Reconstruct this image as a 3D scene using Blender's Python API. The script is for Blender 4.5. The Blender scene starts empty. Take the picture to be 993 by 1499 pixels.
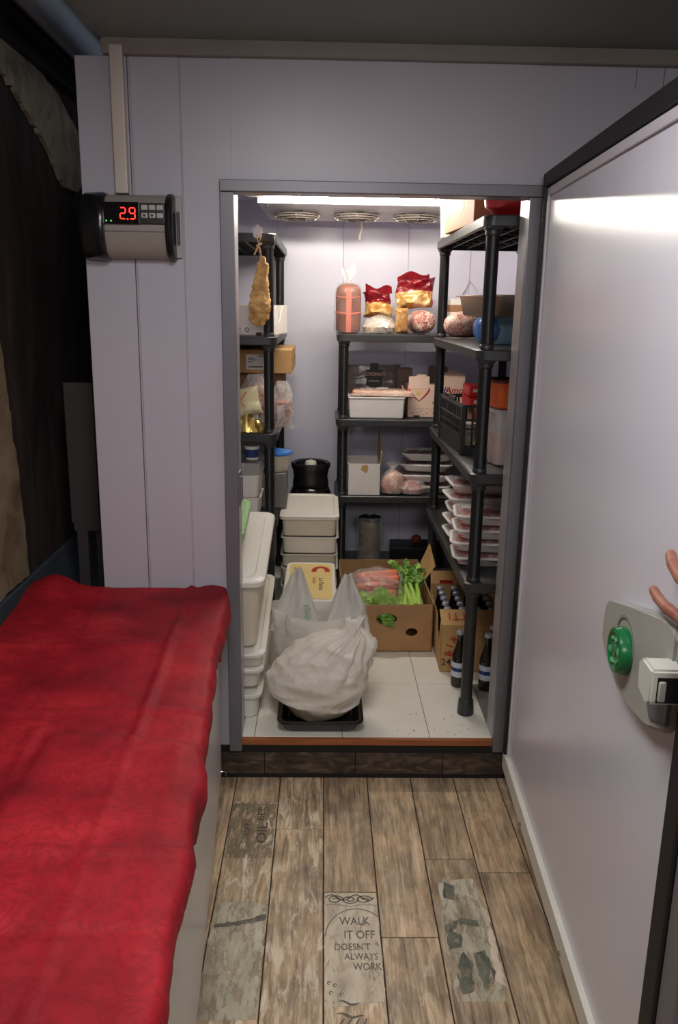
import bpy, bmesh, math, random
from mathutils import Vector, Matrix, noise, Euler
random.seed(7)
SC = bpy.context.scene
COL = SC.collection
PI = math.pi
R = math.radians

# ------------------------------------------------------------------ colour and materials
def lin(v):
    v = v/255.0
    return v/12.92 if v <= .04045 else ((v+.055)/1.055)**2.4
def C(r, g, b): return (lin(r), lin(g), lin(b), 1)

class NT:
    def __init__(s, name):
        s.m = bpy.data.materials.new(name); s.m.use_nodes = True
        s.t = s.m.node_tree; s.t.nodes.clear()
        s.out = s.n('ShaderNodeOutputMaterial')
    def n(s, typ, **kw):
        x = s.t.nodes.new(typ)
        for k, v in kw.items():
            if k in x.inputs: x.inputs[k].default_value = v
            else: setattr(x, k, v)
        return x
    def l(s, a, b): s.t.links.new(a, b)
    def coord(s, scale=(1, 1, 1), rot=(0, 0, 0)):
        tc = s.n('ShaderNodeTexCoord'); mp = s.n('ShaderNodeMapping')
        mp.inputs['Scale'].default_value = scale; mp.inputs['Rotation'].default_value = rot
        s.l(tc.outputs['Object'], mp.inputs['Vector']); return mp.outputs['Vector']
    def noise(s, scale, detail=4, vec=None, rough=.55, dist=0):
        x = s.n('ShaderNodeTexNoise'); x.inputs['Scale'].default_value = scale
        x.inputs['Detail'].default_value = detail; x.inputs['Roughness'].default_value = rough
        x.inputs['Distortion'].default_value = dist
        s.l(vec if vec is not None else s.coord(), x.inputs['Vector']); return x.outputs['Fac']
    def ramp(s, fac, stops):
        x = s.n('ShaderNodeValToRGB'); e = x.color_ramp.elements
        while len(e) < len(stops): e.new(.5)
        for i, (p, c) in enumerate(stops):
            e[i].position = p; e[i].color = c if len(c) == 4 else (*c, 1)
        s.l(fac, x.inputs['Fac']); return x.outputs['Color']
    def mix(s, fac, a, b, mode='MIX'):
        x = s.n('ShaderNodeMix', data_type='RGBA', blend_type=mode)
        for sock, v in ((x.inputs[0], fac), (x.inputs[6], a), (x.inputs[7], b)):
            if isinstance(v, (int, float, tuple)): sock.default_value = v
            else: s.l(v, sock)
        return x.outputs[2]
    def math(s, op, a, b=0.0):
        x = s.n('ShaderNodeMath', operation=op)
        for i, v in enumerate((a, b)):
            if isinstance(v, (int, float)): x.inputs[i].default_value = v
            else: s.l(v, x.inputs[i])
        return x.outputs[0]
    def bump(s, h, strength=.3, dist=.01):
        x = s.n('ShaderNodeBump'); x.inputs['Strength'].default_value = strength
        x.inputs['Distance'].default_value = dist; s.l(h, x.inputs['Height']); return x.outputs['Normal']
    def bsdf(s, col=None, rough=.5, metal=0, nrm=None, spec=.5, **kw):
        b = s.n('ShaderNodeBsdfPrincipled')
        for k, v in (('Base Color', col), ('Roughness', rough), ('Metallic', metal), ('Specular IOR Level', spec), ('Normal', nrm)):
            if v is None: continue
            if isinstance(v, (int, float, tuple)): b.inputs[k].default_value = v
            else: s.l(v, b.inputs[k])
        for k, v in kw.items(): b.inputs[k.replace('_', ' ')].default_value = v
        return b.outputs[0]
    def end(s, sh): s.l(sh, s.out.inputs['Surface']); return s.m

def mat(name, col, rough=.5, metal=0, var=0, vscale=8, bump=0, bscale=60, spec=.5, stretch=(1, 1, 1), **kw):
    t = NT(name); c = col; nrm = None
    if var:
        f = t.noise(vscale, 5, t.coord(stretch))
        dark = tuple(x*(1-var) for x in col[:3])+(1,)
        lite = tuple(min(1, x*(1+var*.6)) for x in col[:3])+(1,)
        c = t.ramp(f, [(.3, dark), (.7, lite)])
    if bump:
        nrm = t.bump(t.noise(bscale, 4, t.coord(stretch)), bump, .004)
    return t.end(t.bsdf(c, rough, metal, nrm, spec, **kw))

def emit(name, col, st):
    t = NT(name); e = t.n('ShaderNodeEmission'); e.inputs['Color'].default_value = col; e.inputs['Strength'].default_value = st
    return t.end(e.outputs[0])

def film(name, col=(1, 1, 1, 1), base=.12, var=.35, scale=30, rough=.12, bump=.6):
    """thin clear plastic: mostly transparent, whitish glints in the creases"""
    t = NT(name); nz = t.noise(scale, 3, dist=1.2)
    nrm = t.bump(nz, bump, .01)
    fac = t.math('ADD', t.math('MULTIPLY', t.math('POWER', nz, 3.0), var*2), base)
    tr = t.n('ShaderNodeBsdfTransparent'); tr.inputs['Color'].default_value = (.97, .97, .97, 1)
    p = t.bsdf(col, rough, 0, nrm, .6)
    mx = t.n('ShaderNodeMixShader'); t.l(fac, mx.inputs[0]); t.l(tr.outputs[0], mx.inputs[1]); t.l(p, mx.inputs[2])
    return t.end(mx.outputs[0])

def sack(name, col, clear=.1, trans=.35, bump=.5, scale=22):
    """semi translucent white carrier-bag plastic"""
    t = NT(name); nz = t.noise(scale, 4, dist=1.5)
    nrm = t.bump(nz, bump, .008)
    p = t.bsdf(col, .33, 0, nrm, .5)
    tl = t.n('ShaderNodeBsdfTranslucent'); tl.inputs['Color'].default_value = col; t.l(nrm, tl.inputs['Normal'])
    m1 = t.n('ShaderNodeMixShader'); m1.inputs[0].default_value = trans; t.l(p, m1.inputs[1]); t.l(tl.outputs[0], m1.inputs[2])
    tr = t.n('ShaderNodeBsdfTransparent'); tr.inputs['Color'].default_value = (.96, .95, .93, 1)
    m2 = t.n('ShaderNodeMixShader'); m2.inputs[0].default_value = clear; t.l(m1.outputs[0], m2.inputs[1]); t.l(tr.outputs[0], m2.inputs[2])
    return t.end(m2.outputs[0])

def blotch(name, stops, scale=25, rough=.45, bump=.4, kind='noise', stretch=(1, 1, 1), dist=.8, bdist=.006):
    t = NT(name); v = t.coord(stretch)
    f = t.noise(scale, 6, v, dist=dist)
    return t.end(t.bsdf(t.ramp(f, stops), rough, 0, t.bump(f, bump, bdist)))

# ------------------------------------------------------------------ mesh builder
class MB:
    def __init__(s): s.bm = bmesh.new(); s.bev = False
    def _ring(s, pts): return [s.bm.verts.new(p) for p in pts]
    def loft(s, rings, cap0=True, cap1=True, closed=True, M=None):
        vs = []
        for r in rings: vs.append(s._ring([(M @ Vector(p)) if M else Vector(p) for p in r]))
        n = len(vs[0])
        for a, b in zip(vs, vs[1:]):
            for i in range(n if closed else n-1):
                j = (i+1) % n
                try: s.bm.faces.new((a[i], a[j], b[j], b[i]))
                except ValueError: pass
        if cap0: s.bm.faces.new(vs[0][::-1])
        if cap1: s.bm.faces.new(vs[-1])
        return s
    def box(s, x0, x1, y0, y1, z0, z1, bev=0, seg=2, M=None):
        g = bmesh.ops.create_cube(s.bm, size=1)
        vs = g['verts']
        bmesh.ops.scale(s.bm, verts=vs, vec=(x1-x0, y1-y0, z1-z0))
        bmesh.ops.translate(s.bm, verts=vs, vec=((x0+x1)/2, (y0+y1)/2, (z0+z1)/2))
        if bev:
            s.bev = True
            ed = list({e for v in vs for e in v.link_edges})
            r = bmesh.ops.bevel(s.bm, geom=ed, offset=bev, segments=seg, affect='EDGES', profile=.5)
            vs = list({v for f in r['faces'] for v in f.verts} | {v for v in vs if v.is_valid})
        if M: bmesh.ops.transform(s.bm, matrix=M, verts=vs)
        return s
    def tube(s, pts, r, n=8, M=None, flat=1.0, up=(0, 0, 1)):
        pts = [Vector(p) for p in pts]; rings = []
        for i, p in enumerate(pts):
            d = (pts[min(i+1, len(pts)-1)]-pts[max(i-1, 0)])
            d = d.normalized() if d.length else Vector((0, 0, 1))
            u = Vector(up)
            if abs(d.dot(u)) > .95: u = Vector((1, 0, 0))
            a = d.cross(u).normalized(); b = d.cross(a).normalized()
            rr_ = r[i] if isinstance(r, (list, tuple)) else r
            rings.append([p+a*math.cos(2*PI*k/n)*rr_+b*math.sin(2*PI*k/n)*rr_*flat for k in range(n)])
        return s.loft(rings, M=M)
    def lathe(s, prof, n=28, c=(0, 0, 0), M=None, sx=1, sy=1, cap0=True, cap1=True):
        rings = [[(c[0]+math.cos(2*PI*k/n)*r*sx, c[1]+math.sin(2*PI*k/n)*r*sy, c[2]+z) for k in range(n)] for r, z in prof]
        return s.loft(rings, cap0, cap1, M=M)
    def prism(s, poly, z0, z1, M=None, bev=0):
        n0 = len(s.bm.verts)
        s.loft([[(x, y, z0) for x, y in poly], [(x, y, z1) for x, y in poly]], M=M)
        if bev:
            s.bev = True
            s.bm.verts.ensure_lookup_table()
            vs = list(s.bm.verts)[n0:]
            ed = list({e for v in vs for e in v.link_edges})
            bmesh.ops.bevel(s.bm, geom=ed, offset=bev, segments=2, affect='EDGES')
        return s
    def quad(s, pts, M=None):
        s.bm.faces.new(s._ring([(M @ Vector(p)) if M else Vector(p) for p in pts])); return s
    def grid(s, nu, nv, fn, M=None):
        vs = [[s.bm.verts.new((M @ Vector(fn(i/nu, j/nv))) if M else Vector(fn(i/nu, j/nv))) for i in range(nu+1)] for j in range(nv+1)]
        for j in range(nv):
            for i in range(nu):
                s.bm.faces.new((vs[j][i], vs[j][i+1], vs[j+1][i+1], vs[j+1][i]))
        return s
    def shell(s, nu, nv, fn, t):
        """closed sheet: grid plus an offset copy so that thin things have thickness"""
        top = [[Vector(fn(i/nu, j/nv)) for i in range(nu+1)] for j in range(nv+1)]
        nrm = [[None]*(nu+1) for _ in range(nv+1)]
        for j in range(nv+1):
            for i in range(nu+1):
                du = top[j][min(i+1, nu)]-top[j][max(i-1, 0)]; dv = top[min(j+1, nv)][i]-top[max(j-1, 0)][i]
                k = du.cross(dv); nrm[j][i] = k.normalized() if k.length > 1e-12 else Vector((0, 0, 1))
        A = [[s.bm.verts.new(p) for p in row] for row in top]
        B = [[s.bm.verts.new(top[j][i]-nrm[j][i]*t) for i in range(nu+1)] for j in range(nv+1)]
        F = s.bm.faces.new
        for j in range(nv):
            for i in range(nu):
                F((A[j][i], A[j][i+1], A[j+1][i+1], A[j+1][i])); F((B[j][i], B[j+1][i], B[j+1][i+1], B[j][i+1]))
        for i in range(nu):
            F((A[0][i], B[0][i], B[0][i+1], A[0][i+1])); F((A[nv][i], A[nv][i+1], B[nv][i+1], B[nv][i]))
        for j in range(nv):
            F((A[j][0], A[j+1][0], B[j+1][0], B[j][0])); F((A[j][nu], B[j][nu], B[j+1][nu], A[j+1][nu]))
        return s
    def rough(s, amp, scale, seed=0, oct=3, along=None):
        s.bm.normal_update()
        o = Vector((seed*3.17, seed*1.31, seed*7.7))
        mv = []
        for v in s.bm.verts:
            k = noise.fractal(v.co*scale+o, 1, 2, oct)
            mv.append((v, (Vector(along) if along else v.normal)*k*amp))
        for v, d in mv: v.co += d
        return s
    def subdiv(s, n=1):
        bmesh.ops.subdivide_edges(s.bm, edges=s.bm.edges[:], cuts=n, use_grid_fill=True); return s
    def xf(s, M): bmesh.ops.transform(s.bm, matrix=M, verts=s.bm.verts); return s

def T3(x=0, y=0, z=0, rx=0, ry=0, rz=0, s=1):
    return Matrix.Translation((x, y, z)) @ Euler((rx, ry, rz)).to_matrix().to_4x4() @ Matrix.Scale(s, 4)

def rr(hx, hy, r, z, n=4, cx=0, cy=0):
    r = max(min(r, hx-1e-4, hy-1e-4), 1e-4); p = []
    for sx, sy, a0 in ((1, 1, 0), (-1, 1, PI/2), (-1, -1, PI), (1, -1, 1.5*PI)):
        for k in range(n+1):
            a = a0+PI/2*k/n
            p.append((cx+sx*(hx-r)+math.cos(a)*r, cy+sy*(hy-r)+math.sin(a)*r, z))
    return p

def pan(mb, hx, hy, h, t=.003, r=.02, taper=.9, rim=.008, floor=.004, M=None, rimh=.006):
    """an open tray / tub / bin with wall thickness and an out-turned rim"""
    g = [rr(hx*taper-.006, hy-(1-taper)*hx-.006, r, 0), rr(hx*taper, hy-(1-taper)*hx, r, .006)]
    g += [rr(hx, hy, r, h-rimh), rr(hx+rim, hy+rim, r+rim*.6, h-rimh), rr(hx+rim, hy+rim, r+rim*.6, h-.0015), rr(hx+rim-.002, hy+rim-.002, r+rim*.5, h)]
    g += [rr(hx-t, hy-t, r-t*.5, h), rr(hx*taper-t, hy-(1-taper)*hx-t, r-t*.5, floor+.006), rr(hx*taper-t-.006, hy-(1-taper)*hx-t-.006, r, floor)]
    return mb.loft(g, M=M)

def cover(mb, hx, hy, z, h=.012, r=.025, recess=.02, depth=.004, M=None):
    """a snap-on lid with a raised border and a sunken middle"""
    g = [rr(hx-.002, hy-.002, r, z), rr(hx, hy, r, z+.001), rr(hx, hy, r, z+h-.003), rr(hx-.003, hy-.003, r, z+h),
         rr(hx-recess, hy-recess, r*.9, z+h), rr(hx-recess-.004, hy-recess-.004, r*.85, z+h-depth)]
    return mb.loft(g, M=M)

def pillow(mb, w, h, d, nu=14, nv=18, seed=0, amp=.006, neck=None, seal=.1, M=None, scale=18):
    """a filled flexible pack standing on its lower edge: front and back sheet welded at the sides"""
    rings = []
    for j in range(nv+1):
        v = j/nv
        e = min(v/seal, (1-v)/seal, 1.0); e = max(e, 0.0); e = math.sin(e*PI/2)
        if neck and v > neck: ww = w*(1-.55*(v-neck)/(1-neck)); e *= 1-.8*(v-neck)/(1-neck)
        else: ww = w*(1-.06*e)
        ring = []
        for k in range(2*nu):
            a = 2*PI*k/(2*nu)
            cx, sy = math.cos(a), math.sin(a)
            x = ww/2*(abs(cx)**.7)*(1 if cx >= 0 else -1); y = d/2*e*sy+.0008*sy
            p = Vector((x, y, v*h))
            q = noise.noise_vector(p*scale+Vector((seed*5.1, seed*2.3, seed)))
            q2 = noise.noise_vector(p*scale*2.4+Vector((seed*1.1, seed*9.3, seed)))
            if amp > .02:
                g_ = noise.noise_vector(p*7+Vector((seed*3.3, 1, seed)))
                p += Vector((g_.x, g_.y*.6, g_.z*.8*(v > .05)))*amp*1.3*min(1, v*3)
            p += Vector((q.x*.5, q.y, q.z*.4))*amp + Vector((0, q2.y, 0))*amp*.6
            ring.append(p)
        rings.append(ring)
    return mb.loft(rings, M=M)

# ------------------------------------------------------------------ objects
def link(name, mb, m, parent=None, smooth=True, angle=38):
    if hasattr(mb, 'bm'):
        bmesh.ops.recalc_face_normals(mb.bm, faces=mb.bm.faces)
        me = bpy.data.meshes.new(name); mb.bm.to_mesh(me); mb.bm.free()
    else: me = mb
    if smooth:
        for p in me.polygons: p.use_smooth = True
        try: me.set_sharp_from_angle(angle=R(angle))
        except Exception: pass
    me.materials.append(m)
    o = bpy.data.objects.new(name, me); COL.objects.link(o)
    if parent is not None: o.parent = parent
    if getattr(mb, 'bev', False) and smooth:
        wn = o.modifiers.new('weighted', 'WEIGHTED_NORMAL'); wn.mode = 'FACE_AREA'; wn.weight = 100; wn.keep_sharp = True
    return o
def tag(o, label=None, cat=None, group=None, kind=None):
    if label: o['label'] = label
    if cat: o['category'] = cat
    if group: o['group'] = group
    if kind: o['kind'] = kind
    return o
def thing(name, label, cat, loc=(0, 0, 0), rz=0, group=None, rot=None):
    o = bpy.data.objects.new(name, None); COL.objects.link(o); o.empty_display_size = .05
    o.location = loc; o.rotation_euler = rot if rot else (0, 0, rz)
    return tag(o, label, cat, group)
def solo(name, mb, m, label, cat, loc=(0, 0, 0), rz=0, group=None, rot=None, **kw):
    o = link(name, mb, m, **kw); o.location = loc; o.rotation_euler = rot if rot else (0, 0, rz)
    return tag(o, label, cat, group)
def part(name, mb, m, parent, label=None, **kw):
    o = link(name, mb, m, parent, **kw)
    if label: o['label'] = label
    return o
def struct(name, mb, m, parent=None, label=None, cat=None, **kw):
    o = link(name, mb, m, parent, **kw)
    if parent is None: tag(o, label, cat, None, 'structure')
    return o
def dup(root, loc, rot=None, label=None, group=None):
    r = root.copy(); COL.objects.link(r); r.location = loc
    if rot is not None: r.rotation_euler = rot
    if label: r['label'] = label
    if group: r['group'] = group
    for ch in list(root.children):
        c = ch.copy(); COL.objects.link(c); c.parent = r
        for g in list(ch.children):
            d = g.copy(); COL.objects.link(d); d.parent = c
    return r
def text_mesh(body, size, extrude=0.0, sx=1.0, sy=1.0, align='CENTER', shear=0, spacing=1.0):
    cu = bpy.data.curves.new('tmp', 'FONT'); cu.body = body; cu.size = size; cu.extrude = extrude
    cu.align_x = align; cu.align_y = 'CENTER'; cu.shear = shear; cu.space_character = spacing; cu.resolution_u = 3; cu.offset = size*.012
    o = bpy.data.objects.new('tmp', cu); COL.objects.link(o)
    bpy.context.view_layer.update()
    me = bpy.data.meshes.new_from_object(o.evaluated_get(bpy.context.evaluated_depsgraph_get()))
    bpy.data.objects.remove(o); bpy.data.curves.remove(cu)
    me.transform(Matrix.Diagonal((sx, sy, 1, 1)))
    return me
def letters(name, body, size, m, parent, loc, rot=(0, 0, 0), label=None, **kw):
    o = link(name, text_mesh(body, size, **kw), m, parent, smooth=False)
    o.location = loc; o.rotation_euler = rot
    if label: o['label'] = label
    return o
def ribbon(mb, pts, w, z=0.0):
    """flat painted stroke in the XY plane"""
    pts = [Vector((p[0], p[1], 0)) for p in pts]; L = []; Rr = []
    for i, p in enumerate(pts):
        d = (pts[min(i+1, len(pts)-1)]-pts[max(i-1, 0)]); d = d.normalized() if d.length else Vector((1, 0, 0))
        nn = Vector((-d.y, d.x, 0)); ww = (w[i] if isinstance(w, list) else w)/2
        L.append(mb.bm.verts.new((p.x+nn.x*ww, p.y+nn.y*ww, z))); Rr.append(mb.bm.verts.new((p.x-nn.x*ww, p.y-nn.y*ww, z)))
    for i in range(len(pts)-1): mb.bm.faces.new((L[i], Rr[i], Rr[i+1], L[i+1]))
    return mb

# ------------------------------------------------------------------ camera
H = 1.6
F = 1200.0
YAW, PITCH, ROLL = .0214, math.atan(302/F), .016
fw = Vector((math.sin(YAW)*math.cos(PITCH), math.cos(YAW)*math.cos(PITCH), -math.sin(PITCH)))
r0 = Vector((math.cos(YAW), -math.sin(YAW), 0))
u0 = Vector((math.sin(YAW)*math.sin(PITCH), math.cos(YAW)*math.sin(PITCH), math.cos(PITCH)))
rt = r0*math.cos(ROLL)+u0*math.sin(ROLL)
up = u0*math.cos(ROLL)-r0*math.sin(ROLL)
cam = bpy.data.cameras.new('camera'); co = bpy.data.objects.new('camera', cam); COL.objects.link(co)
mw = Matrix((rt, up, -fw)).transposed().to_4x4(); mw.translation = (0, 0, H)
co.matrix_world = mw
cam.sensor_fit = 'VERTICAL'; cam.sensor_height = 36; cam.lens = 36*F/1499; cam.clip_start = .02
SC.camera = co
# ------------------------------------------------------------------ shared materials
m_panel = mat('panel_lavender', C(186, 181, 190), .36, 0, var=.03, vscale=3)
m_panel_in = mat('cold_wall_lavender', C(218, 216, 232), .3, 0, var=.02, vscale=3)
m_door = mat('door_skin', C(222, 220, 230), .25, 0, var=.03, vscale=2.5, bump=.03, bscale=5)
m_alu = mat('frame_grey', C(118, 116, 122), .4, .3, var=.05)
m_alu_lit = mat('frame_tube_lit', C(178, 176, 180), .35, .3)  # frame grey made paler: tube light on the inner jambs put into the colour
m_gasket = mat('black_rubber', C(20, 18, 19), .6)
m_white = mat('white_plastic', C(226, 222, 212), .4, var=.03)
m_cream = mat('cream_plastic', C(216, 208, 190), .42, var=.04, vscale=5)
m_foam = mat('white_foam', C(232, 228, 226), .5, var=.03, bump=.08, bscale=250)
m_card = mat('cardboard', C(176, 134, 92), .75, var=.12, vscale=14, bump=.08, bscale=160)
m_card_d = mat('cardboard_brown', C(148, 104, 72), .75, var=.12, vscale=14)
m_card_y = mat('cardboard_tan', C(190, 150, 96), .75, var=.1, vscale=10)
m_cardwhite = mat('white_card', C(228, 222, 216), .6, var=.03)
m_pinkcard = mat('pink_card', C(238, 206, 186), .6, var=.03)
m_blackplastic = mat('black_shelf_plastic', C(47, 47, 48), .38, var=.12, vscale=20, bump=.06, bscale=200)
m_black = mat('black_plastic', C(22, 22, 23), .35)
m_red = mat('red_plastic', C(190, 30, 30), .35, var=.1)
m_redpaint = mat('red_print', C(176, 34, 30), .5)
m_ink = mat('dark_ink', C(52, 50, 50), .6)
m_steel = mat('stainless', C(176, 160, 140), .34, .85, var=.15, vscale=12)
m_chrome = mat('chrome', C(190, 190, 190), .15, 1)
m_green = mat('green_plastic', C(22, 110, 62), .25)
m_palegreen = mat('pale_green_lid', C(166, 206, 150), .4)
m_blue = mat('blue_plastic', C(52, 116, 196), .35)
m_film = film('clear_film')
m_film2 = film('cloudy_film', (.9, .88, .87, 1), .2, .5, 26)
m_sack = sack('carrier_bag', C(250, 246, 238), .07)
m_sack2 = sack('carrier_bag_thin', C(240, 238, 234), .10, .45)
m_meat = blotch('raw_meat', [(.3, C(150, 52, 44)), (.45, C(196, 96, 84)), (.58, C(214, 138, 122)), (.68, C(236, 206, 194))], 26, .3, .6)
m_meat_d = blotch('dark_meat', [(.3, C(86, 34, 30)), (.5, C(140, 66, 54)), (.66, C(196, 140, 120))], 30, .3, .6)
m_sausage = blotch('pink_meat', [(.3, C(196, 110, 80)), (.5, C(222, 150, 110)), (.68, C(240, 206, 178))], 22, .3, .5)
m_netmeat = None
def net_material():
    t = NT('netted_meat'); v = t.coord((1, 1, 1))
    base = t.ramp(t.noise(24, 5, v, dist=1), [(.32, C(140, 56, 44)), (.5, C(196, 112, 92)), (.66, C(230, 196, 176))])
    vo = t.n('ShaderNodeTexVoronoi', feature='DISTANCE_TO_EDGE'); vo.inputs['Scale'].default_value = 80; t.l(v, vo.inputs['Vector'])
    line = t.math('LESS_THAN', vo.outputs['Distance'], .05)
    col = t.mix(line, base, C(236, 226, 216))
    return t.end(t.bsdf(col, .45, 0, t.bump(line, .5, .003)))
m_netmeat = net_material()
m_gold = mat('gold_foil', C(216, 190, 110), .22, .85, var=.2, vscale=20, bump=.6, bscale=60)
m_foil = mat('crumpled_foil', C(200, 200, 202), .2, .95, bump=.9, bscale=70)
m_leaf = blotch('celery_leaf', [(.3, C(54, 98, 26)), (.5, C(104, 152, 46)), (.7, C(156, 196, 84))], 30, .4, .4)
m_stalk = mat('celery_stalk', C(176, 214, 96), .35, var=.15, vscale=20, stretch=(6, 1, 1))
m_carrot = mat('carrot_orange', C(230, 124, 78), .45, var=.15, vscale=30, bump=.2, bscale=60)
m_glass_brown = mat('dark_bottle_glass', C(26, 20, 14), .08, 0, spec=.7)
m_label = mat('bottle_label', C(206, 212, 224), .5)
m_labelblue = mat('label_blue', C(40, 60, 120), .5)
m_paper = mat('paper_label', C(228, 224, 220), .6)
m_string = mat('twine', C(212, 178, 128), .8)
m_orange = mat('orange_lid', C(208, 92, 40), .4, var=.18, vscale=16)
m_sauce = mat('tomato_sauce', C(186, 74, 40), .4, var=.25, vscale=22)
m_clearbox = film('clear_box', (.86, .84, .82, 1), .3, .1, 8, .15, .1)
m_bluebox = film('blue_clear_box', C(176, 212, 232), .72, .1, 8, .2, .1)
# ------------------------------------------------------------------ setting: floor of printed wood-look tiles
def wood_material():
    t = NT('wood_look_tile')
    at_ = t.n('ShaderNodeAttribute', attribute_name='tint'); sep = t.n('ShaderNodeSeparateColor'); t.l(at_.outputs['Color'], sep.inputs[0])
    tc = t.n('ShaderNodeTexCoord'); off = t.n('ShaderNodeVectorMath', operation='ADD'); t.l(tc.outputs['Object'], off.inputs[0])
    cmb = t.n('ShaderNodeCombineXYZ'); t.l(t.math('MULTIPLY', sep.outputs[0], 37.0), cmb.inputs[0]); t.l(t.math('MULTIPLY', sep.outputs[1], 53.0), cmb.inputs[1])
    t.l(cmb.outputs[0], off.inputs[1])
    def mp(sc):
        m = t.n('ShaderNodeMapping'); m.inputs['Scale'].default_value = sc; t.l(off.outputs[0], m.inputs['Vector']); return m.outputs['Vector']
    grain = t.math('ADD', t.math('MULTIPLY', t.noise(60, 8, mp((1, .07, 1)), .65, .6), .62), t.math('MULTIPLY', t.noise(230, 5, mp((1, .05, 1)), .7, .3), .38))
    blot = t.noise(9, 6, mp((1.4, .8, 1)), .62, .4)
    chips = t.noise(34, 5, mp((1, .22, 1)), .7, .5)
    c1 = t.ramp(grain, [(.34, C(104, 80, 56)), (.5, C(182, 154, 120)), (.66, C(222, 198, 164))])
    c2 = t.ramp(grain, [(.34, C(70, 58, 46)), (.5, C(134, 116, 95)), (.66, C(176, 158, 134))])
    col = t.mix(t.ramp(blot, [(.36, (0, 0, 0)), (.64, (1, 1, 1))]), c1, c2)
    pale = t.ramp(chips, [(.5, (0, 0, 0)), (.62, (1, 1, 1))])
    col = t.mix(t.math('MULTIPLY', pale, sep.outputs[2]), col, C(216, 202, 176))
    dk = t.ramp(chips, [(.3, (1, 1, 1)), (.42, (0, 0, 0))])
    col = t.mix(t.math('MULTIPLY', dk, .45), col, C(74, 58, 46))
    rust = t.ramp(t.noise(16, 4, mp((1, .5, 1))), [(.58, (0, 0, 0)), (.75, (1, 1, 1))])
    col = t.mix(t.math('MULTIPLY', rust, .35), col, C(140, 92, 58))
    br = t.math('ADD', t.math('MULTIPLY', sep.outputs[1], .55), .84)
    bc = t.n('ShaderNodeCombineColor'); 
    for i in range(3): t.l(br, bc.inputs[i])
    col = t.mix(1.0, col, bc.outputs[0], 'MULTIPLY')
    return t.end(t.bsdf(col, .42, 0, t.bump(grain, .25, .002), .4))
m_wood = wood_material()
m_grout = mat('grout', C(52, 42, 34), .9, var=.2)
ROWS = [-.740, -.588, -.437, -.285, -.1345, .0155, .1665, .3185, .4690, .6205, .772, .923, 1.075, 1.226]
SEAM = {-.285: 2.409, -.1345: 2.263, .0155: 1.976, .1665: 1.805, .3185: 2.117, .469: 2.059, .6205: 2.399}
TINT = {}
fl = MB(); tints = []
lay = fl.bm.loops.layers.float_color.new('tint')
rnd = random.Random(3)
def floor_tile(x0, x1, y0, y1, tint):
    n0 = set(fl.bm.faces)
    g = .0016
    fl.box(x0+g, x1-g, y0+g, y1-g, -.008, 0, .0012, 1)
    for f in set(fl.bm.faces)-n0:
        for lp in f.loops: lp[lay] = (*tint, 1)
SPECIAL = {(.0155, 1): (.35, .75, .6), (.3185, 1): (.8, .35, .2), (-.285, 1): (.2, .45, .9), (-.285, 0): (.2, .75, .2),
           (-.1345, 0): (.5, .62, .8), (-.1345, 1): (.6, .5, .8), (.0155, 0): (.1, .42, .1), (.1665, 0): (.9, .72, .2),
           (.1665, 1): (.33, .46, .5), (.3185, 0): (.7, .32, .2), (.469, 0): (.15, .6, .2), (.469, 1): (.45, .38, .1)}
for x0, x1 in zip(ROWS, ROWS[1:]):
    s = SEAM.get(x0, 2.3+rnd.random()*.2)
    ys = [2.585, s]
    while ys[-1] > -1.2: ys.append(ys[-1]-.9)
    for i, (b, a) in enumerate(zip(ys, ys[1:])):
        floor_tile(x0, x1, a, b, SPECIAL.get((x0, i), (rnd.random(), .35+rnd.random()*.5, rnd.random()*.6)))
floor = struct('floor', fl, m_wood, None, 'wood-look tile floor leading to the cold room step', 'floor', smooth=False)
part('grout', MB().box(-1.0, 2.2, -1.2, 2.585, -.03, -.0025), m_grout, floor, smooth=False)
# printed motifs that belong to the tiles
m_printd = blotch('tile_print_dark', [(.35, C(70, 66, 58)), (.55, C(96, 90, 80)), (.7, C(130, 120, 106))], 60, .5, 0)
def worn(name, stops, scale, keep=.42):
    t = NT(name); v = t.coord((1, .35, 1))
    f = t.noise(scale, 6, v, .65, .6); mk = t.ramp(t.noise(48, 6, t.coord((1, .3, 1)), .7, .5), [(keep-.07, (0, 0, 0)), (keep+.07, (1, 1, 1))])
    mx = t.n('ShaderNodeMixShader'); tr = t.n('ShaderNodeBsdfTransparent'); p = t.bsdf(t.ramp(f, stops), .45, 0, None, .4)
    t.l(mk, mx.inputs[0]); t.l(tr.outputs[0], mx.inputs[1]); t.l(p, mx.inputs[2]); return t.end(mx.outputs[0])
m_printp = worn('tile_print_pale', [(.3, C(164, 148, 126)), (.5, C(204, 190, 166)), (.7, C(222, 210, 190))], 26, .36)
m_printg = worn('tile_print_green', [(.35, C(70, 76, 66)), (.55, C(104, 108, 94)), (.72, C(150, 148, 130))], 24, .47)
m_printg2 = worn('tile_print_greygreen', [(.3, C(140, 132, 112)), (.55, C(184, 176, 154)), (.72, C(208, 198, 176))], 18, .44)
def ragged(poly, seed, amp=.006, step=.012):
    out = []
    for (a, b) in zip(poly, poly[1:]+poly[:1]):
        a, b = Vector((*a, 0)), Vector((*b, 0)); n = max(1, int((b-a).length/step))
        for k in range(n):
            p = a.lerp(b, k/n); q = noise.noise_vector(p*60+Vector((seed, 0, 0)))
            out.append((p.x+q.x*amp*(0 if k == 0 else 1), p.y+q.y*amp*(0 if k == 0 else 1)))
    return out
def patch(name, poly, m, z, seed=0, amp=.006):
    mb = MB(); mb.quad([(x, y, z) for x, y in ragged(poly, seed, amp)])
    bmesh.ops.triangulate(mb.bm, faces=mb.bm.faces)
    return part(name, mb, m, floor, smooth=False)
Z1, Z2, Z3 = .0004, .0008, .0012
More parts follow.
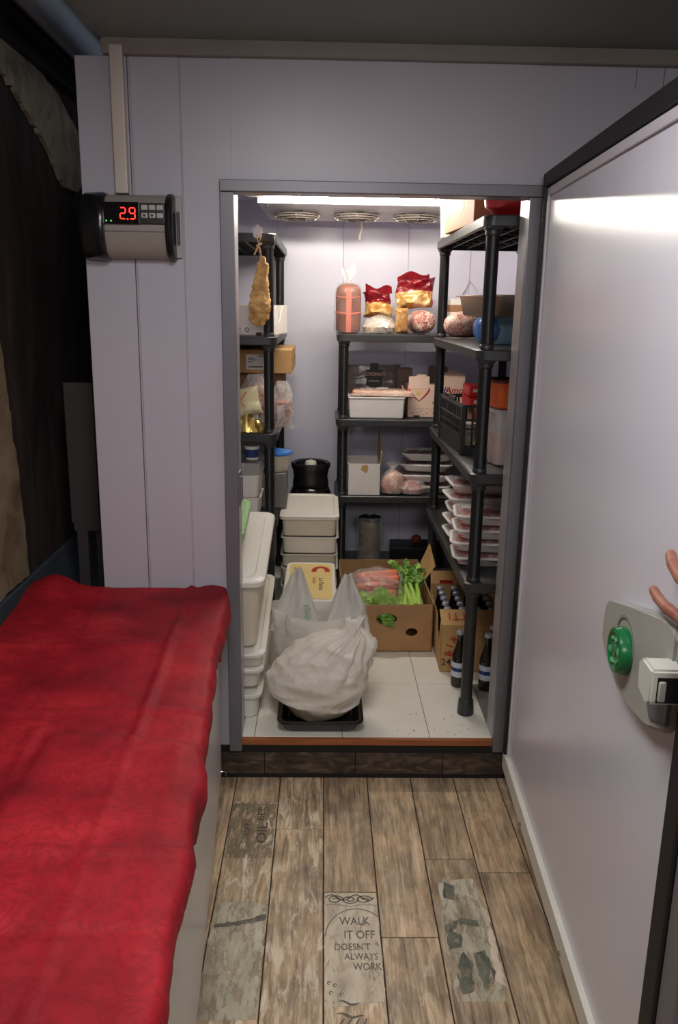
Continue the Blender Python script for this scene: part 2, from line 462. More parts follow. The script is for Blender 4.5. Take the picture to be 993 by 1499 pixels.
patch('printed_plaque', [(.0185, 1.58), (.1635, 1.6), (.1635, 1.971), (.0185, 1.971)], m_printp, Z1, 1, .004)
cur = MB()
for cx, sg in ((.048, 1), (.088, -1), (.128, 1)):
    ribbon(cur, [(cx+math.cos(a)*.022*(1-a/14), 1.944+sg*math.sin(a)*.017*(1-a/12)) for a in [k*.35 for k in range(26)]], .0045, Z2)
ribbon(cur, [(.02+k*.0098, 1.952+.012*math.sin(k*.9)) for k in range(15)], .004, Z2)
ribbon(cur, [(.022+k*.0098, 1.922+.004*math.sin(k*.7)) for k in range(15)], .0018, Z2)
ribbon(cur, [(.105+math.cos(a)*.085, 1.80+math.sin(a)*.108) for a in [PI*(.18+.04*k) for k in range(21)] if .018 < .105+math.cos(a)*.085 < .164], .0028, Z2)
for y, x0, x1 in ((1.60, .05, .105), (1.565, .045, .11)):
    ribbon(cur, [(x0+(x1-x0)*k/8, y-.008*k/8+.004*math.sin(k)) for k in range(9)], [.001+.006*math.sin(PI*k/8) for k in range(9)], Z2)
for x, y in ((.03, 1.655), (.044, 1.648), (.034, 1.625), (.06, 1.62)):
    ribbon(cur, [(x+.004*math.cos(a), y+.005*math.sin(a)) for a in [k*.6 for k in range(9)]], .003, Z2)
for k in range(4): ribbon(cur, [(.045+k*.02, 1.52), (.065+k*.017, 1.553)], .004, Z2)
part('printed_scroll', cur, m_printd, floor, smooth=False)
for wd, x, y, sz in (('WALK', .099, 1.861, .030), ('IT OFF', .110, 1.812, .030), ("DOESN'T", .090, 1.770, .024), ('ALWAYS', .112, 1.738, .023), ('WORK', .126, 1.705, .024)):
    letters('printed_word', wd, sz, m_printd, floor, (x, y, Z2), sx=.95, sy=1.35)
# pale and green picture tile
patch('printed_picture', [(.335, 1.60), (.45, 1.60), (.462, 1.78), (.448, 2.03), (.345, 2.03), (.333, 1.84)], m_printg2, Z1, 4)
patch('printed_picture', [(.338, 1.845), (.385, 1.875), (.43, 1.865), (.432, 1.842), (.39, 1.85), (.34, 1.815)], m_printg, Z2, 5)
patch('printed_picture', [(.35, 1.62), (.38, 1.63), (.392, 1.72), (.375, 1.755), (.345, 1.70)], m_printg, Z2, 6)
patch('printed_picture', [(.405, 1.64), (.425, 1.63), (.445, 1.69), (.43, 1.76), (.40, 1.75)], m_printg, Z2, 7)
patch('printed_picture', [(.34, 1.76), (.372, 1.77), (.38, 1.81), (.352, 1.835), (.338, 1.80)], m_printg, Z2, 8)
patch('printed_picture', [(.352, 1.95), (.38, 1.94), (.39, 2.0), (.36, 2.02)], m_printg, Z2, 9)
patch('printed_picture', [(.44, 1.66), (.462, 1.64), (.464, 1.90), (.452, 1.92)], m_printp, Z2, 10)
# left tile: worn stencil letters, pale lower half
patch('printed_stencil', [(-.281, 2.12), (-.14, 2.12), (-.14, 2.395), (-.281, 2.40)], m_printd, Z1, 11, .004).data.materials[0] = worn('tile_print_mud', [(.3, C(108, 96, 74)), (.5, C(132, 120, 96)), (.7, C(156, 142, 114))], 40, .50)
m_sten = worn('stencil_dark', [(.3, C(58, 52, 44)), (.7, C(84, 76, 64))], 40, .40)
for wd, x, y, sz in (('OIL', -.175, 2.24, .055), ('BEE', -.185, 2.34, .04)):
    letters('printed_letters', wd, sz, m_sten, floor, (x, y, Z2), (0, 0, PI/2), sx=1.2, sy=.8)
letters('printed_letters', 'CAFE', .03, m_sten, floor, (-.225, 2.27, Z2), (0, 0, PI/2), sx=1.3, sy=.7)
patch('printed_paper', [(-.282, 1.55), (-.139, 1.55), (-.139, 1.92), (-.19, 1.94), (-.282, 1.93)], m_printg2, Z1, 12)
patch('printed_paper', [(-.275, 1.85), (-.20, 1.865), (-.14, 1.89), (-.14, 1.865), (-.21, 1.845), (-.275, 1.838)], m_printd, Z2, 13)

# ------------------------------------------------------------------ setting: the cold room
Z0 = .144
XL, XR, YF, YB, ZC = -.66, 1.06, 2.66, 4.6, 2.13     # inner faces of the cold room
OX0, OX1, OZ1 = -.272, .605, 1.925                  # clear opening
wf = MB()
def panel(x0, x1, z0, z1): wf.box(x0+.0012, x1-.0012, 2.56, YF, z0, z1, .0016, 1)
panel(-.712, -.565, 0, 2.272); panel(-.565, -.417, 0, 2.272); panel(-.417, OX0, 0, 2.272)
panel(OX1, 1.16, 0, 2.272); panel(1.16, 2.2, 0, 2.272)
wf.box(OX0-.002, OX1+.002, 2.5602, YF, OZ1, 2.272)
wf.box(-.5585, -.5535, 2.556, 2.562, .05, 2.27, .002, 1)       # raised joint bead
wf.box(-.419, -.415, 2.557, 2.562, .05, 2.27, .0015, 1)
wall_front = struct('wall_front', wf, m_panel, None, 'lavender panelled front wall of the cold room', 'wall')
cr = MB()
for p in ([(.885, 2.268), (.886, 2.24), (.884, 2.215)], [(.966, 2.27), (.9645, 2.225), (.966, 2.17)]):
    cr.tube([(x, 2.5605, z) for x, z in p], .0012, 5)
part('hairline_crack', cr, mat('crack_dark', C(96, 90, 92), .8), wall_front, 'fine grey crack')
struct('wall_left', MB().box(XL-.05, XL, YF, YB+.05, Z0-.1, ZC+.05), m_panel_in, None, 'left wall inside the cold room', 'wall', smooth=False)
struct('wall_right', MB().box(XR, XR+.05, YF, YB+.05, Z0-.1, ZC+.05), m_panel_in, None, 'right wall inside the cold room', 'wall', smooth=False)
wb = MB()
for a, b in ((XL-.05, -.25), (-.25, .1), (.1, .45), (.45, .785), (.785, XR+.05)): wb.box(a+.0007, b-.0007, YB, YB+.05, Z0-.1, ZC+.05, .001, 1)
struct('wall_back', wb, m_panel_in, None, 'back wall of the cold room behind the shelves', 'wall')
struct('ceiling_cold', MB().box(XL-.05, XR+.05, YF, YB+.05, ZC, ZC+.05), m_panel_in, None, 'ceiling of the cold room', 'ceiling', smooth=False)
# white tile floor inside
m_tile = mat('white_floor_tile', C(236, 232, 220), .3, var=.05, vscale=6)
m_tgrout = mat('grey_grout', C(120, 112, 104), .8)
tf = MB()
xs = [-.66, -.53, -.227, .079, .385, .69, .995, 1.06]
ys = [2.574, 2.993, 3.405, 3.817, 4.229, 4.6]
for a, b in zip(xs, xs[1:]):
    for c_, d in zip(ys, ys[1:]): 
        if c_ < 2.66: a2, b2 = max(a, OX0+.001), min(b, OX1-.001)
        else: a2, b2 = a, b
        if b2-a2 > .01: tf.box(a2+.0012, b2-.0012, c_+.0012, d-.0012, .13, Z0, .0008, 1)
fc = struct('floor_cold', tf, m_tile, None, 'white tiled floor of the cold room', 'floor', smooth=False)
g = MB().box(XL, XR, 2.665, YB, .10, Z0-.0012).box(OX0, OX1, 2.574, 2.665, .10, Z0-.0012)
part('grout', g, m_tgrout, fc, smooth=False)
spk = MB(); rnd = random.Random(5)
for k in range(16):
    x, y = rnd.uniform(.27, .56), rnd.uniform(2.585, 2.75)
    spk.box(x, x+rnd.uniform(.002, .006), y, y+rnd.uniform(.002, .004), Z0, Z0+.001)
part('grit', spk, mat('grit_dark', C(70, 60, 50), .9), fc, smooth=False)['kind'] = 'stuff'
# raised sill and step riser
m_sillwood = mat('sill_wood', C(158, 92, 52), .55, var=.3, vscale=14, stretch=(.4, 3, 3), bump=.2)
sl = MB()
sl.box(OX0, OX1, 2.556, 2.574, .122, Z0+.001, .002, 2)
struct('trim_1', sl, m_sillwood, None, 'brown wooden strip edging the cold room step', 'trim')
m_riser = blotch('riser_tile', [(.3, C(34, 27, 22)), (.5, C(66, 54, 44)), (.68, C(104, 88, 74))], 14, .5, .4, stretch=(1, 1, 2.5))
rs = MB()
for a, b in ((-.44, -.19), (-.19, .125), (.125, .43), (.43, .70)): rs.box(a+.001, b-.001, 2.549, 2.556, .016, .098, .003, 2)
step = struct('trim_2', rs, m_riser, None, 'dark stone tile riser under the doorway', 'trim')
part('mortar', MB().box(-.44, .71, 2.5515, 2.5598, 0, .1215), mat('dark_mortar', C(26, 21, 18), .9), step, smooth=False)
# grey metal door frame
fr = MB()
for x0, x1, z0, z1 in ((-.308, OX0+.006, .108, OZ1-.009), (OX1-.006, .646, .108, OZ1-.009), (-.308, .646, OZ1-.008, 1.95)):
    fr.box(x0, x1, 2.538, 2.562, z0, z1, .003, 2)
frame = struct('trim_3', fr, m_alu, None, 'grey metal frame around the cold room doorway', 'door frame')
jm = MB().box(OX0-.004, OX0+.004, 2.545, YF+.004, Z0, OZ1, .001, 1).box(OX1-.004, OX1+.004, 2.545, YF+.004, Z0, OZ1, .001, 1).box(OX0, OX1, 2.545, YF+.004, OZ1-.004, OZ1+.004, .001, 1)
part('jamb_lining', jm, m_alu_lit, frame, 'inner lining of the frame, coloured paler as lit by the tube')
st = MB().box(OX0+.002, OX0+.012, 2.548, 2.60, .975, 1.085, .003, 2).box(OX0+.008, OX0+.018, 2.552, 2.572, .99, 1.07, .003, 2)
part('strike_plate', st, mat('strike_grey', C(120, 112, 124), .4, .4), frame)

# ------------------------------------------------------------------ the room outside
m_ceil = mat('grey_ceiling_board', C(122, 132, 122), .42, var=.08, vscale=4)
ce = MB().box(-.645, 2.2, -1.2, 2.545, 2.312, 2.345, .002, 1)
ceil = struct('ceiling', ce, m_ceil, None, 'dark grey ceiling board in front of the cold room', 'ceiling')
part('ceiling_seam', MB().box(-.625, -.618, -1.2, 2.52, 2.3095, 2.313), m_ceil, ceil)
struct('trim_4', MB().box(-.63, 1.9, 2.535, 2.575, 2.272, 2.314, .002, 1), mat('trim_greybrown', C(140, 132, 124), .5, var=.1, vscale=10), None, 'grey trim strip between ceiling and cold room wall', 'trim')
hk = MB().tube([(.585, 1.98, 2.313), (.60, 1.985, 2.298), (.625, 1.99, 2.283), (.628, 1.99, 2.270), (.617, 1.99, 2.266)], .0022, 6)
solo('ceiling_wire', hk, m_black, 'short bent dark wire hanging from the grey ceiling board', 'wire')
# left masonry wall with ragged remains of plaster
m_wallL = blotch('dark_wall', [(.3, C(28, 23, 21)), (.5, C(50, 41, 36)), (.7, C(72, 60, 52))], 5, .8, .5, stretch=(1, 1.5, .35))
wl = struct('wall_outer', MB().box(-1.10, -1.0, -1.2, 4.2, 0, 2.6), m_wallL, None, 'dark brown rough wall behind the freezer', 'wall', smooth=False)
m_plaster = blotch('old_plaster', [(.3, C(104, 84, 62)), (.5, C(140, 118, 92)), (.7, C(158, 140, 116))], 7, .8, .5)
m_plaster2 = blotch('pale_plaster', [(.3, C(120, 112, 94)), (.5, C(164, 156, 136)), (.7, C(190, 182, 160))], 9, .8, .6)
def wall_patch(poly, t, seed, m, label):
    pts = ragged(poly, seed, .014, .025)
    mb = MB().prism(pts, 0, t)
    mb.xf(Matrix(((0, 0, 1, -1.0), (1, 0, 0, 0), (0, 1, 0, 0), (0, 0, 0, 1))))
    return part('plaster_patch', mb, m, wl, label, smooth=False)
wall_patch([(1.9, .70), (2.66, .70), (2.655, .86), (2.62, 1.15), (2.585, 1.4), (2.56, 1.56), (1.9, 1.9)], .012, 2, m_plaster, 'tan plaster patch')
wall_patch([(2.4, 2.30), (2.8, 2.27), (3.1, 2.15), (3.33, 2.02), (3.50, 2.02), (3.60, 2.10), (3.58, 2.24), (3.3, 2.34), (2.8, 2.41), (2.4, 2.42)], .014, 3, m_plaster2, 'pale plaster band')
struct('wall_side', MB().box(2.2, 2.25, -1.2, 2.66, 0, 2.6), mat('side_wall_grey', C(150, 146, 146), .6, var=.05), None, 'plain grey wall beyond the open door', 'wall', smooth=False)
struct('baseboard_left', MB().box(-1.0, -.985, -1.2, 4.2, 0, .69, .003, 1), mat('blue_grey_dado', C(74, 82, 88), .6, var=.15), None, 'blue-grey lower band of the rough wall', 'baseboard', smooth=False)
solo('ceiling_beam', MB().box(-1.0, -.955, -1.2, 4.15, 2.367, 2.475, .006, 2), mat('dark_beam', C(40, 42, 48), .6, var=.3), 'dark beam running above the rough wall', 'beam')
solo('wood_batten', MB().box(-.98, -.90, -1.2, 4.15, 2.475, 2.52, .004, 2), mat('batten_brown', C(92, 78, 68), .7, var=.2), 'narrow brown batten between dark beam and grey duct', 'batten')
duct = MB()
duct.tube([(-.815, y, 2.43) for y in (-1.2, 0, 1, 2, 2.5, 3.0, 4.14)], .055, 28)
solo('air_duct', duct, mat('duct_grey', C(160, 178, 190), .35, .35, var=.15, vscale=4), 'round blue-grey duct running beside the ceiling board', 'duct')
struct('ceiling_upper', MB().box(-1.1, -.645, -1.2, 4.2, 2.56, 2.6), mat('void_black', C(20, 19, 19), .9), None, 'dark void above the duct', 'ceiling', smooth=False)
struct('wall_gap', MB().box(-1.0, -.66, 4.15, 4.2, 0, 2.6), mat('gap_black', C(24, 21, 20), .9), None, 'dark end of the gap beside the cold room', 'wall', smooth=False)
# grey panel leaning in the gap
gp = thing('metal_stand', 'grey metal panel on two legs standing in the dark gap left of the cold room', 'metal stand', (-.84, 2.86, 0))
mg = mat('dim_grey_metal', C(62, 58, 56), .6, .1, var=.15)
part('panel', MB().box(-.055, .045, -.012, .012, .83, 1.33, .004, 2), mg, gp)
part('side_fold', MB().box(.045, .055, -.012, .06, .83, 1.33, .003, 2), mg, gp)
part('bracket', MB().box(-.05, .06, -.01, .05, .80, .835, .006, 2), mg, gp)
part('leg', MB().box(-.04, .0, -.01, .02, 0, .81, .004, 2), mg, gp)
part('leg', MB().box(.02, .055, .02, .05, 0, .81, .004, 2), mg, gp)
# ------------------------------------------------------------------ open cold room door
d = Vector((-.047, -1, 0)).normalized(); n_ = Vector((-d.y, d.x, 0))
door = bpy.data.objects.new('door_1', None); COL.objects.link(door)
door.location = (.640, 2.515, 0); door.rotation_euler = (0, 0, math.atan2(d.y, d.x))
tag(door, 'open lavender cold room door with black rubber seal and green knob', 'door', None, 'structure')
L_, DB, DT = 1.455, .125, 1.975
part('leaf', MB().box(.012, L_, .004, .085, DB, DT, .004, 2), m_door, door)
gk = MB()
for a in ((.0, .026, DB+.0, DT), (1.345, 1.398, DB, DT)): gk.box(a[0], a[1], -.012, .006, a[2], a[3], .005, 2)
gk.box(.0, 1.398, -.012, .006, DT-.036, DT+.003, .005, 2)
part('rubber_seal', gk, m_gasket, door, 'black rubber seal')
ed = MB().box(1.400, L_+.004, -.006, .0862, DB, DT, .004, 2)
part('edge_profile', ed, m_alu, door, 'grey metal edge')
iv = MB()
iv.box(.03, 1.342, -.0035, .004, DT-.062, DT-.040, .002, 2).box(.028, .045, -.0035, .004, DB, DT-.04, .002, 2)
part('seal_retainer', iv, mat('retainer_white', C(206, 200, 206), .35), door)
part('bottom_strip', MB().box(.0, 1.40, -.011, .012, .068, DB+.004, .003, 2), mat('white_strip', C(226, 224, 214), .45, var=.06), door, 'white strip along the bottom edge')
scr = MB()
for s_ in (.35, .86): scr.lathe([(.001, 0), (.006, .001), (.006, .004), (.002, .007)], 10, M=T3(s_, -.011, .085, PI/2))
part('screw', scr, m_chrome, door)
def dloc(s, off, z): return (s, -off, z)
# release handle
plate = [(.965, .955), (.968, 1.01), (.975, 1.033), (.995, 1.042), (1.12, 1.075), (1.268, 1.115), (1.32, 1.118), (1.335, 1.10), (1.335, .955), (1.325, .935), (1.25, .905), (1.16, .893), (1.09, .898), (1.03, .915), (.985, .938)]
Mx = Matrix(((1, 0, 0, 0), (0, 0, -1, 0), (0, 1, 0, 0), (0, 0, 0, 1)))      # local xy polygon -> s,z ; height -> -y (towards the room)
pl = MB().prism(plate, -.002, .022, M=Mx, bev=.006)
m_hgrey = mat('handle_grey', C(168, 168, 160), .4, var=.05)
hp = part('handle_plate', pl, m_hgrey, door, 'pale grey release handle plate')
KX, KZ = 1.115, .988
kn = MB().lathe([(.028, .006), (.040, .010), (.044, .016), (.045, .034), (.042, .043), (.035, .045), (.031, .041), (.012, .040), (.010, .043), (.001, .043)], 40, M=T3(KX, 0, KZ) @ Mx)
knob = part('release_knob', kn, m_green, door, 'green round safety release knob')
ar = MB()
for k in range(6):
    a = k*PI/3
    ar.tube([(KX+math.cos(a+t)*.024, -.0415, KZ+math.sin(a+t)*.024) for t in (0, .2, .4, .6)], [.004, .005, .004, .001], 6)
part('arrow_mark', ar, mat('knob_mark', C(92, 160, 104), .4), knob)
ho = MB().lathe([(.049, 0), (.053, .004), (.053, .0235), (.047, .0245), (.043, .018)], 40, M=T3(KX-.006, 0, KZ+.012) @ Mx)
part('knob_collar', ho, mat('collar_grey', C(128, 130, 126), .35), hp)
lv = MB().prism([(1.300, 1.055), (1.318, 1.064), (1.362, 1.062), (1.362, 1.005), (1.345, .996), (1.306, 1.008)], .012, .064, M=Mx, bev=.004)
lever = part('latch_block', lv, mat('latch_white', C(206, 206, 196), .4), door, 'white block of the latch')
part('latch_slot', MB().box(1.3605, 1.3626, -.054, -.016, 1.007, 1.050, .0005, 1), m_black, lever, 'dark slot facing the free edge')
part('latch_tongue', MB().box(1.352, 1.367, -.052, -.040, 1.010, 1.044, .002, 1), m_hgrey, lever)
part('latch_base', MB().prism([(1.30, 1.03), (1.343, 1.03), (1.343, .955), (1.27, .93), (1.25, .955)], .018, .026, M=Mx, bev=.003), mat('latch_grey', C(104, 104, 110), .45), lever, 'darker grey latch base')
# ------------------------------------------------------------------ hand spread against the door
def hand():
    mb = MB()
    def chain(pts, rs): mb.tube(pts, rs, 14)
    def finger(b, t, r0_, r1_, lift=.012):
        b, t = Vector(b), Vector(t); P = []; Q = []
        for k, f in enumerate((0, .12, .3, .36, .42, .6, .68, .76, .9, .96, 1.0)):
            p = b.lerp(t, f); p.y -= lift*math.sin(PI*f)*.8
            P.append(p); rad = r0_+(r1_-r0_)*f
            if f in (.36, .68): rad *= 1.07
            if f >= .96: rad *= .78 if f < 1 else .30
            Q.append(rad)
        chain(P, Q)
    Y0 = -.012
    finger((1.325, Y0-.006, 1.140), (1.148, Y0+.001, 1.136), .0100, .0085)
    finger((1.352, Y0-.010, 1.196), (1.206, Y0+.001, 1.219), .0108, .0090)
    finger((1.358, Y0-.012, 1.206), (1.290, Y0+.001, 1.276), .0112, .0092)
    finger((1.380, Y0-.010, 1.200), (1.372, Y0+.001, 1.282), .0108, .0090)
    finger((1.394, Y0-.008, 1.140), (1.436, Y0-.006, 1.185), .0130, .0098)
    # palm and wrist
    rings = []
    for (s_, z, hw, ht, tilt) in ((1.356, 1.206, .022, .007, .2), (1.354, 1.192, .036, .011, .2), (1.358, 1.172, .041, .0145, .3), (1.368, 1.148, .038, .0165, .5), (1.382, 1.126, .033, .018, .8), (1.400, 1.110, .028, .019, 1.0), (1.43, 1.096, .026, .0195, 1.25), (1.49, 1.088, .033, .027, 1.35), (1.56, 1.085, .040, .036, 1.4)):
        dy = Y0-.010-max(0, s_-1.36)*.10
        ax = Vector((math.cos(tilt), 0, math.sin(tilt)))
        rings.append([Vector((s_, dy, z))+ax*math.cos(2*PI*k/20)*hw+Vector((0, 1, 0))*math.sin(2*PI*k/20)*ht for k in range(20)])
    mb.loft(rings)
    return mb
t = NT('skin'); f_ = t.noise(18, 5)
col_ = t.ramp(f_, [(.3, C(134, 82, 68)), (.7, C(172, 116, 96))])
m_skin = t.end(t.bsdf(col_, .5, 0, t.bump(t.noise(240, 4), .15, .002), .4, Subsurface_Weight=.08))
hd = link('person', hand(), m_skin)
hd.location = door.location+d*.036; hd.rotation_euler = door.rotation_euler
rm = hd.modifiers.new('r', 'REMESH'); rm.mode = 'VOXEL'; rm.voxel_size = .0022; rm.use_smooth_shade = True
sm_ = hd.modifiers.new('s', 'SMOOTH'); sm_.iterations = 4; sm_.factor = .5
tag(hd, 'person at the edge pressing a spread bare hand on the open door', 'person')
m_nail = mat('fingernail', C(206, 150, 138), .3)
for (a, b) in (((1.148, 1.136), (1, .08)), ((1.206, 1.219), (.98, -.16)), ((1.290, 1.276), (.70, -.72)), ((1.372, 1.282), (.10, -.99))):
    dd = Vector((b[0], 0, b[1])).normalized(); sd = Vector((0, 1, 0)).cross(dd)
    c_ = Vector((a[0], -.0205, a[1]))+dd*.009
    mb = MB()
    mb.grid(4, 4, lambda u, v: tuple(c_+sd*(u-.5)*.011+dd*(v-.5)*.012+Vector((0, .0045*(2*u-1)**2+.002*(1-v), 0))))
    part('fingernail', mb, m_nail, hd)

# ------------------------------------------------------------------ temperature controller and its trunking
tr = MB().box(-.608, -.570, 2.532, 2.5585, 1.905, 2.296, .005, 2)
solo('cable_trunking', tr, mat('trunking_cream', C(206, 192, 182), .45, var=.05), 'cream cable trunking running up the wall from the controller', 'cable trunking')
ct = thing('temperature_controller', 'grey wall-mounted temperature controller with red digits and black end caps', 'temperature controller', (-.571, 2.56, 1.813))
m_cb = mat('controller_beige', C(150, 142, 134), .45, var=.04)
def halfpipe(x0, x1, ry, rz, y0=.0):
    prof = [(0, -rz)]+[(-ry*math.sin(a)**.6, -rz*math.cos(a)) for a in [PI*k/16 for k in range(1, 16)]]+[(0, rz)]
    return [[(x, y+y0, z) for y, z in prof] for x in (x0, x1)]
part('housing', MB().loft(halfpipe(-.07, .122, .075, .090)), m_cb, ct)
part('backplate', MB().box(-.10, .150, -.012, -.001, -.085, .090, .005, 2), mat('backplate_grey', C(168, 162, 160), .5), ct)
cp = MB().loft([[(x, y*k-.004, z*k) for (_, y, z) in halfpipe(0, 1, .088, .093)[0]] for x, k in ((-.137, .80), (-.131, .93), (-.12, 1.0), (-.075, 1.03), (-.066, 1.02), (-.060, .98))])
part('end_cap', cp, mat('cap_black', C(24, 24, 26), .2), ct, 'wide glossy black end cap')
cp = MB().loft([[(x, y*k, z*k) for (_, y, z) in halfpipe(0, 1, .086, .094)[0]] for x, k in ((.113, .97), (.117, 1.0), (.127, 1.0), (.133, .93))])
part('end_cap', cp, m_black, ct, 'narrow black end cap')
part('cover_seam', MB().box(-.066, .113, -.0770, -.07, -.0165, -.014), mat('seam_grey', C(112, 106, 100), .5), ct)
part('display_panel', MB().box(-.068, .1135, -.082, -.06, .004, .062, .003, 2), mat('display_frame', C(40, 38, 36), .35), ct)
part('display_window', MB().box(-.066, .042, -.0835, -.07, .003, .063, .002, 2), mat('display_black', C(14, 8, 9), .15), ct)
m_led = emit('led_red', (1, .03, .02, 1), 4.0)
dg = MB()
def seg7(x, z, on):
    w, h, t_ = .0150, .0148, .0030
    def bar(x0, x1, z0, z1): dg.box(x+x0, x+x1, -.0843, -.083, z+z0, z+z1)
    g_ = t_*.5
    P = {'a': (g_, w-g_, 2*h-g_, 2*h+g_), 'g': (g_, w-g_, h-g_, h+g_), 'd': (g_, w-g_, -g_, g_), 'f': (-g_, g_, h+g_, 2*h-g_), 'b': (w-g_, w+g_, h+g_, 2*h-g_), 'e': (-g_, g_, g_, h-g_), 'c': (w-g_, w+g_, g_, h-g_)}
    for k in on: bar(*P[k])
seg7(-.0120, .0175, 'abged'); seg7(.0150, .0175, 'abgfcd')
dg.lathe([(.0001, 0), (.0022, 0), (.0022, .001)], 10, M=T3(.0088, -.0832, .0170, PI/2))
part('red_digits', dg, m_led, ct, 'lit red digits reading 2.9')
lg = MB()
for x in (-.052, -.0385): lg.lathe([(.0001, 0), (.0026, 0), (.0026, .001)], 10, M=T3(x, -.0832, .0115, PI/2))
part('status_light', lg, emit('led_green', (.12, .7, .2, 1), .9), ct, 'two small green lights')
m_btn = mat('button_grey', C(178, 176, 172), .45)
for r_ in range(2):
    for c_ in range(3):
        part('button', MB().box(.0475+c_*.0218, .0662+c_*.0218, -.0865, -.08, .0415-r_*.0215, .056-r_*.0215, .003, 2), m_btn, ct)
        if (r_, c_) in ((1, 0), (1, 1)): part('button_symbol', MB().lathe([(.0001, 0), (.004, 0), (.004, .0006)], 6, M=T3(.0568+c_*.0218, -.0864, .0487-r_*.0215, PI/2)), m_ink, ct)
part('side_clip', MB().box(.138, .145, -.03, -.011, -.045, .045, .002, 1), mat('clip_grey', C(90, 86, 88), .5), ct)

# ------------------------------------------------------------------ chest freezer and the red cloth
fz = thing('chest_freezer', 'white chest freezer along the left wall under a red cloth', 'freezer', (-.335, 2.52, 0), R(3.78))
m_fz = mat('freezer_white', C(226, 226, 228), .3, .1, var=.04, vscale=4)
FZ = .692
part('body', MB().box(-.585, 0, -2.0, 0, .03, FZ-.06, .010, 3), m_fz, fz)
part('lid', MB().box(-.588, .004, -2.0, .003, FZ-.055, FZ, .012, 3), m_fz, fz)
part('plinth', MB().box(-.56, -.02, -1.98, -.02, 0, .032), m_black, fz)
sk = MB().prism([(-.95, .40), (-.905, .425), (-.905, .48), (-.925, .455), (-.93, .445), (-.95, .45)], .0, .0015, M=Matrix(((0, 0, 1, .0), (1, 0, 0, 0), (0, 1, 0, 0), (0, 0, 0, 1))))
part('sticker', sk, m_paper, fz, 'torn white sticker', smooth=False)
part('hook', MB().tube([(.0, -.03, .06), (.012, -.03, .06), (.017, -.03, .052), (.014, -.03, .043)], .0025, 6), m_chrome, fz)
def damask():
    t = NT('red_damask'); v = t.coord()
    n1 = t.noise(16, 4, v, dist=2.2); n2 = t.noise(5, 5, v)
    fl_ = t.ramp(n1, [(.44, (0, 0, 0)), (.5, (1, 1, 1)), (.56, (0, 0, 0))])
    base = t.ramp(n2, [(.3, C(122, 16, 28)), (.5, C(160, 24, 38)), (.7, C(186, 40, 48))])
    col = t.mix(t.math('MULTIPLY', fl_, .38), base, C(104, 12, 24))
    wv = t.noise(520, 2, v)
    return t.end(t.bsdf(col, .62, 0, t.bump(wv, .12, .001), .25, Sheen_Weight=.0))
m_damask = damask()
HEM = [(2.55, .095), (2.40, .125), (2.25, .105), (2.1, .075), (1.9, .085), (1.72, .10), (1.6, .095), (1.48, .07), (1.4, .115), (1.3, .075), (1.2, .07), (1.05, .085), (.9, .07), (.5, .08)]
def interp(tab, y):
    for (a, va), (b, vb) in zip(tab, tab[1:]):
        if b <= y <= a:
            f = (a-y)/(a-b); f = f*f*(3-2*f); return va+(vb-va)*f
    return tab[-1][1] if y < tab[-1][0] else tab[0][1]
BUL = [(2.55, .030), (2.42, .040), (2.25, .032), (2.05, .024), (1.8, .030), (1.62, .026), (1.5, .030), (1.42, .044), (1.34, .030), (1.15, .036), (1.0, .024), (.5, .02)]
def cloth_pt(u, v):
    y = 2.535-2.0*v
    xe = -.335-.066*(y-2.517)
    W = .60; hem = interp(HEM, y)
    tot = W+.03+hem; q = u*tot; ztop = FZ+.006
    def fold(x, y):
        z = 0
        z += .010*math.exp(-((x+.405+.03*(y-2))/.012)**2)*(1 if y > 1.55 else .3)
        z += .007*math.exp(-((x+.60+.10*(y-1.5))/.014)**2)*(1 if y < 1.62 else .2)
        for yc, a in ((2.085, .005), (1.715, .006), (1.20, .007), (1.02, -.005)): z += a*math.exp(-((y-yc-.03*x)/.012)**2)
        s_ = 1/(1+math.exp((y-1.565-.02*math.sin(9*x))/.007)); z += .016*s_*(1 if x > -.56 else max(0, 1-(-.56-x)/.03))
        z += .006*noise.noise(Vector((x*5, y*4, 1.3)))+.0035*noise.noise(Vector((x*13, y*11, 4.2)))+.0016*abs(noise.noise(Vector((x*30, y*26, 2.2))))
        if y > 2.3: z += .045*math.exp(-(((x+.86)/.07)**2+((y-2.52)/.12)**2)) + .012*math.exp(-((x+.345)/.05)**2)*(y-2.3)/.2
        return z
    bul = interp(BUL, y)+.004*noise.noise(Vector((y*14, u*3, 0)))
    if q <= W:
        x = xe-W+q; z = ztop+fold(x, y)
        e = max(0, (q-W+.03)/.03)
        return (x, y, z-.004*e*e)
    k = (q-W)/(.03+hem)           # round over the edge then hang
    a = min(1, k*2.6)*PI/2
    x = xe+bul*math.sin(a)-(.014*max(0, k-.45)/.55)
    z = ztop+fold(xe, y)-.004-.022*(1-math.cos(a))-hem*max(0, k-.22)
    x += .006*math.sin(y*34+2*math.sin(y*9))*k+.004*noise.noise(Vector((y*22, k*3, 5)))
    return (x, y, z)
cl = MB().shell(110, 230, cloth_pt, .0022)
solo('tablecloth', cl, m_damask, 'creased red damask cloth spread over the chest freezer', 'cloth', angle=80)
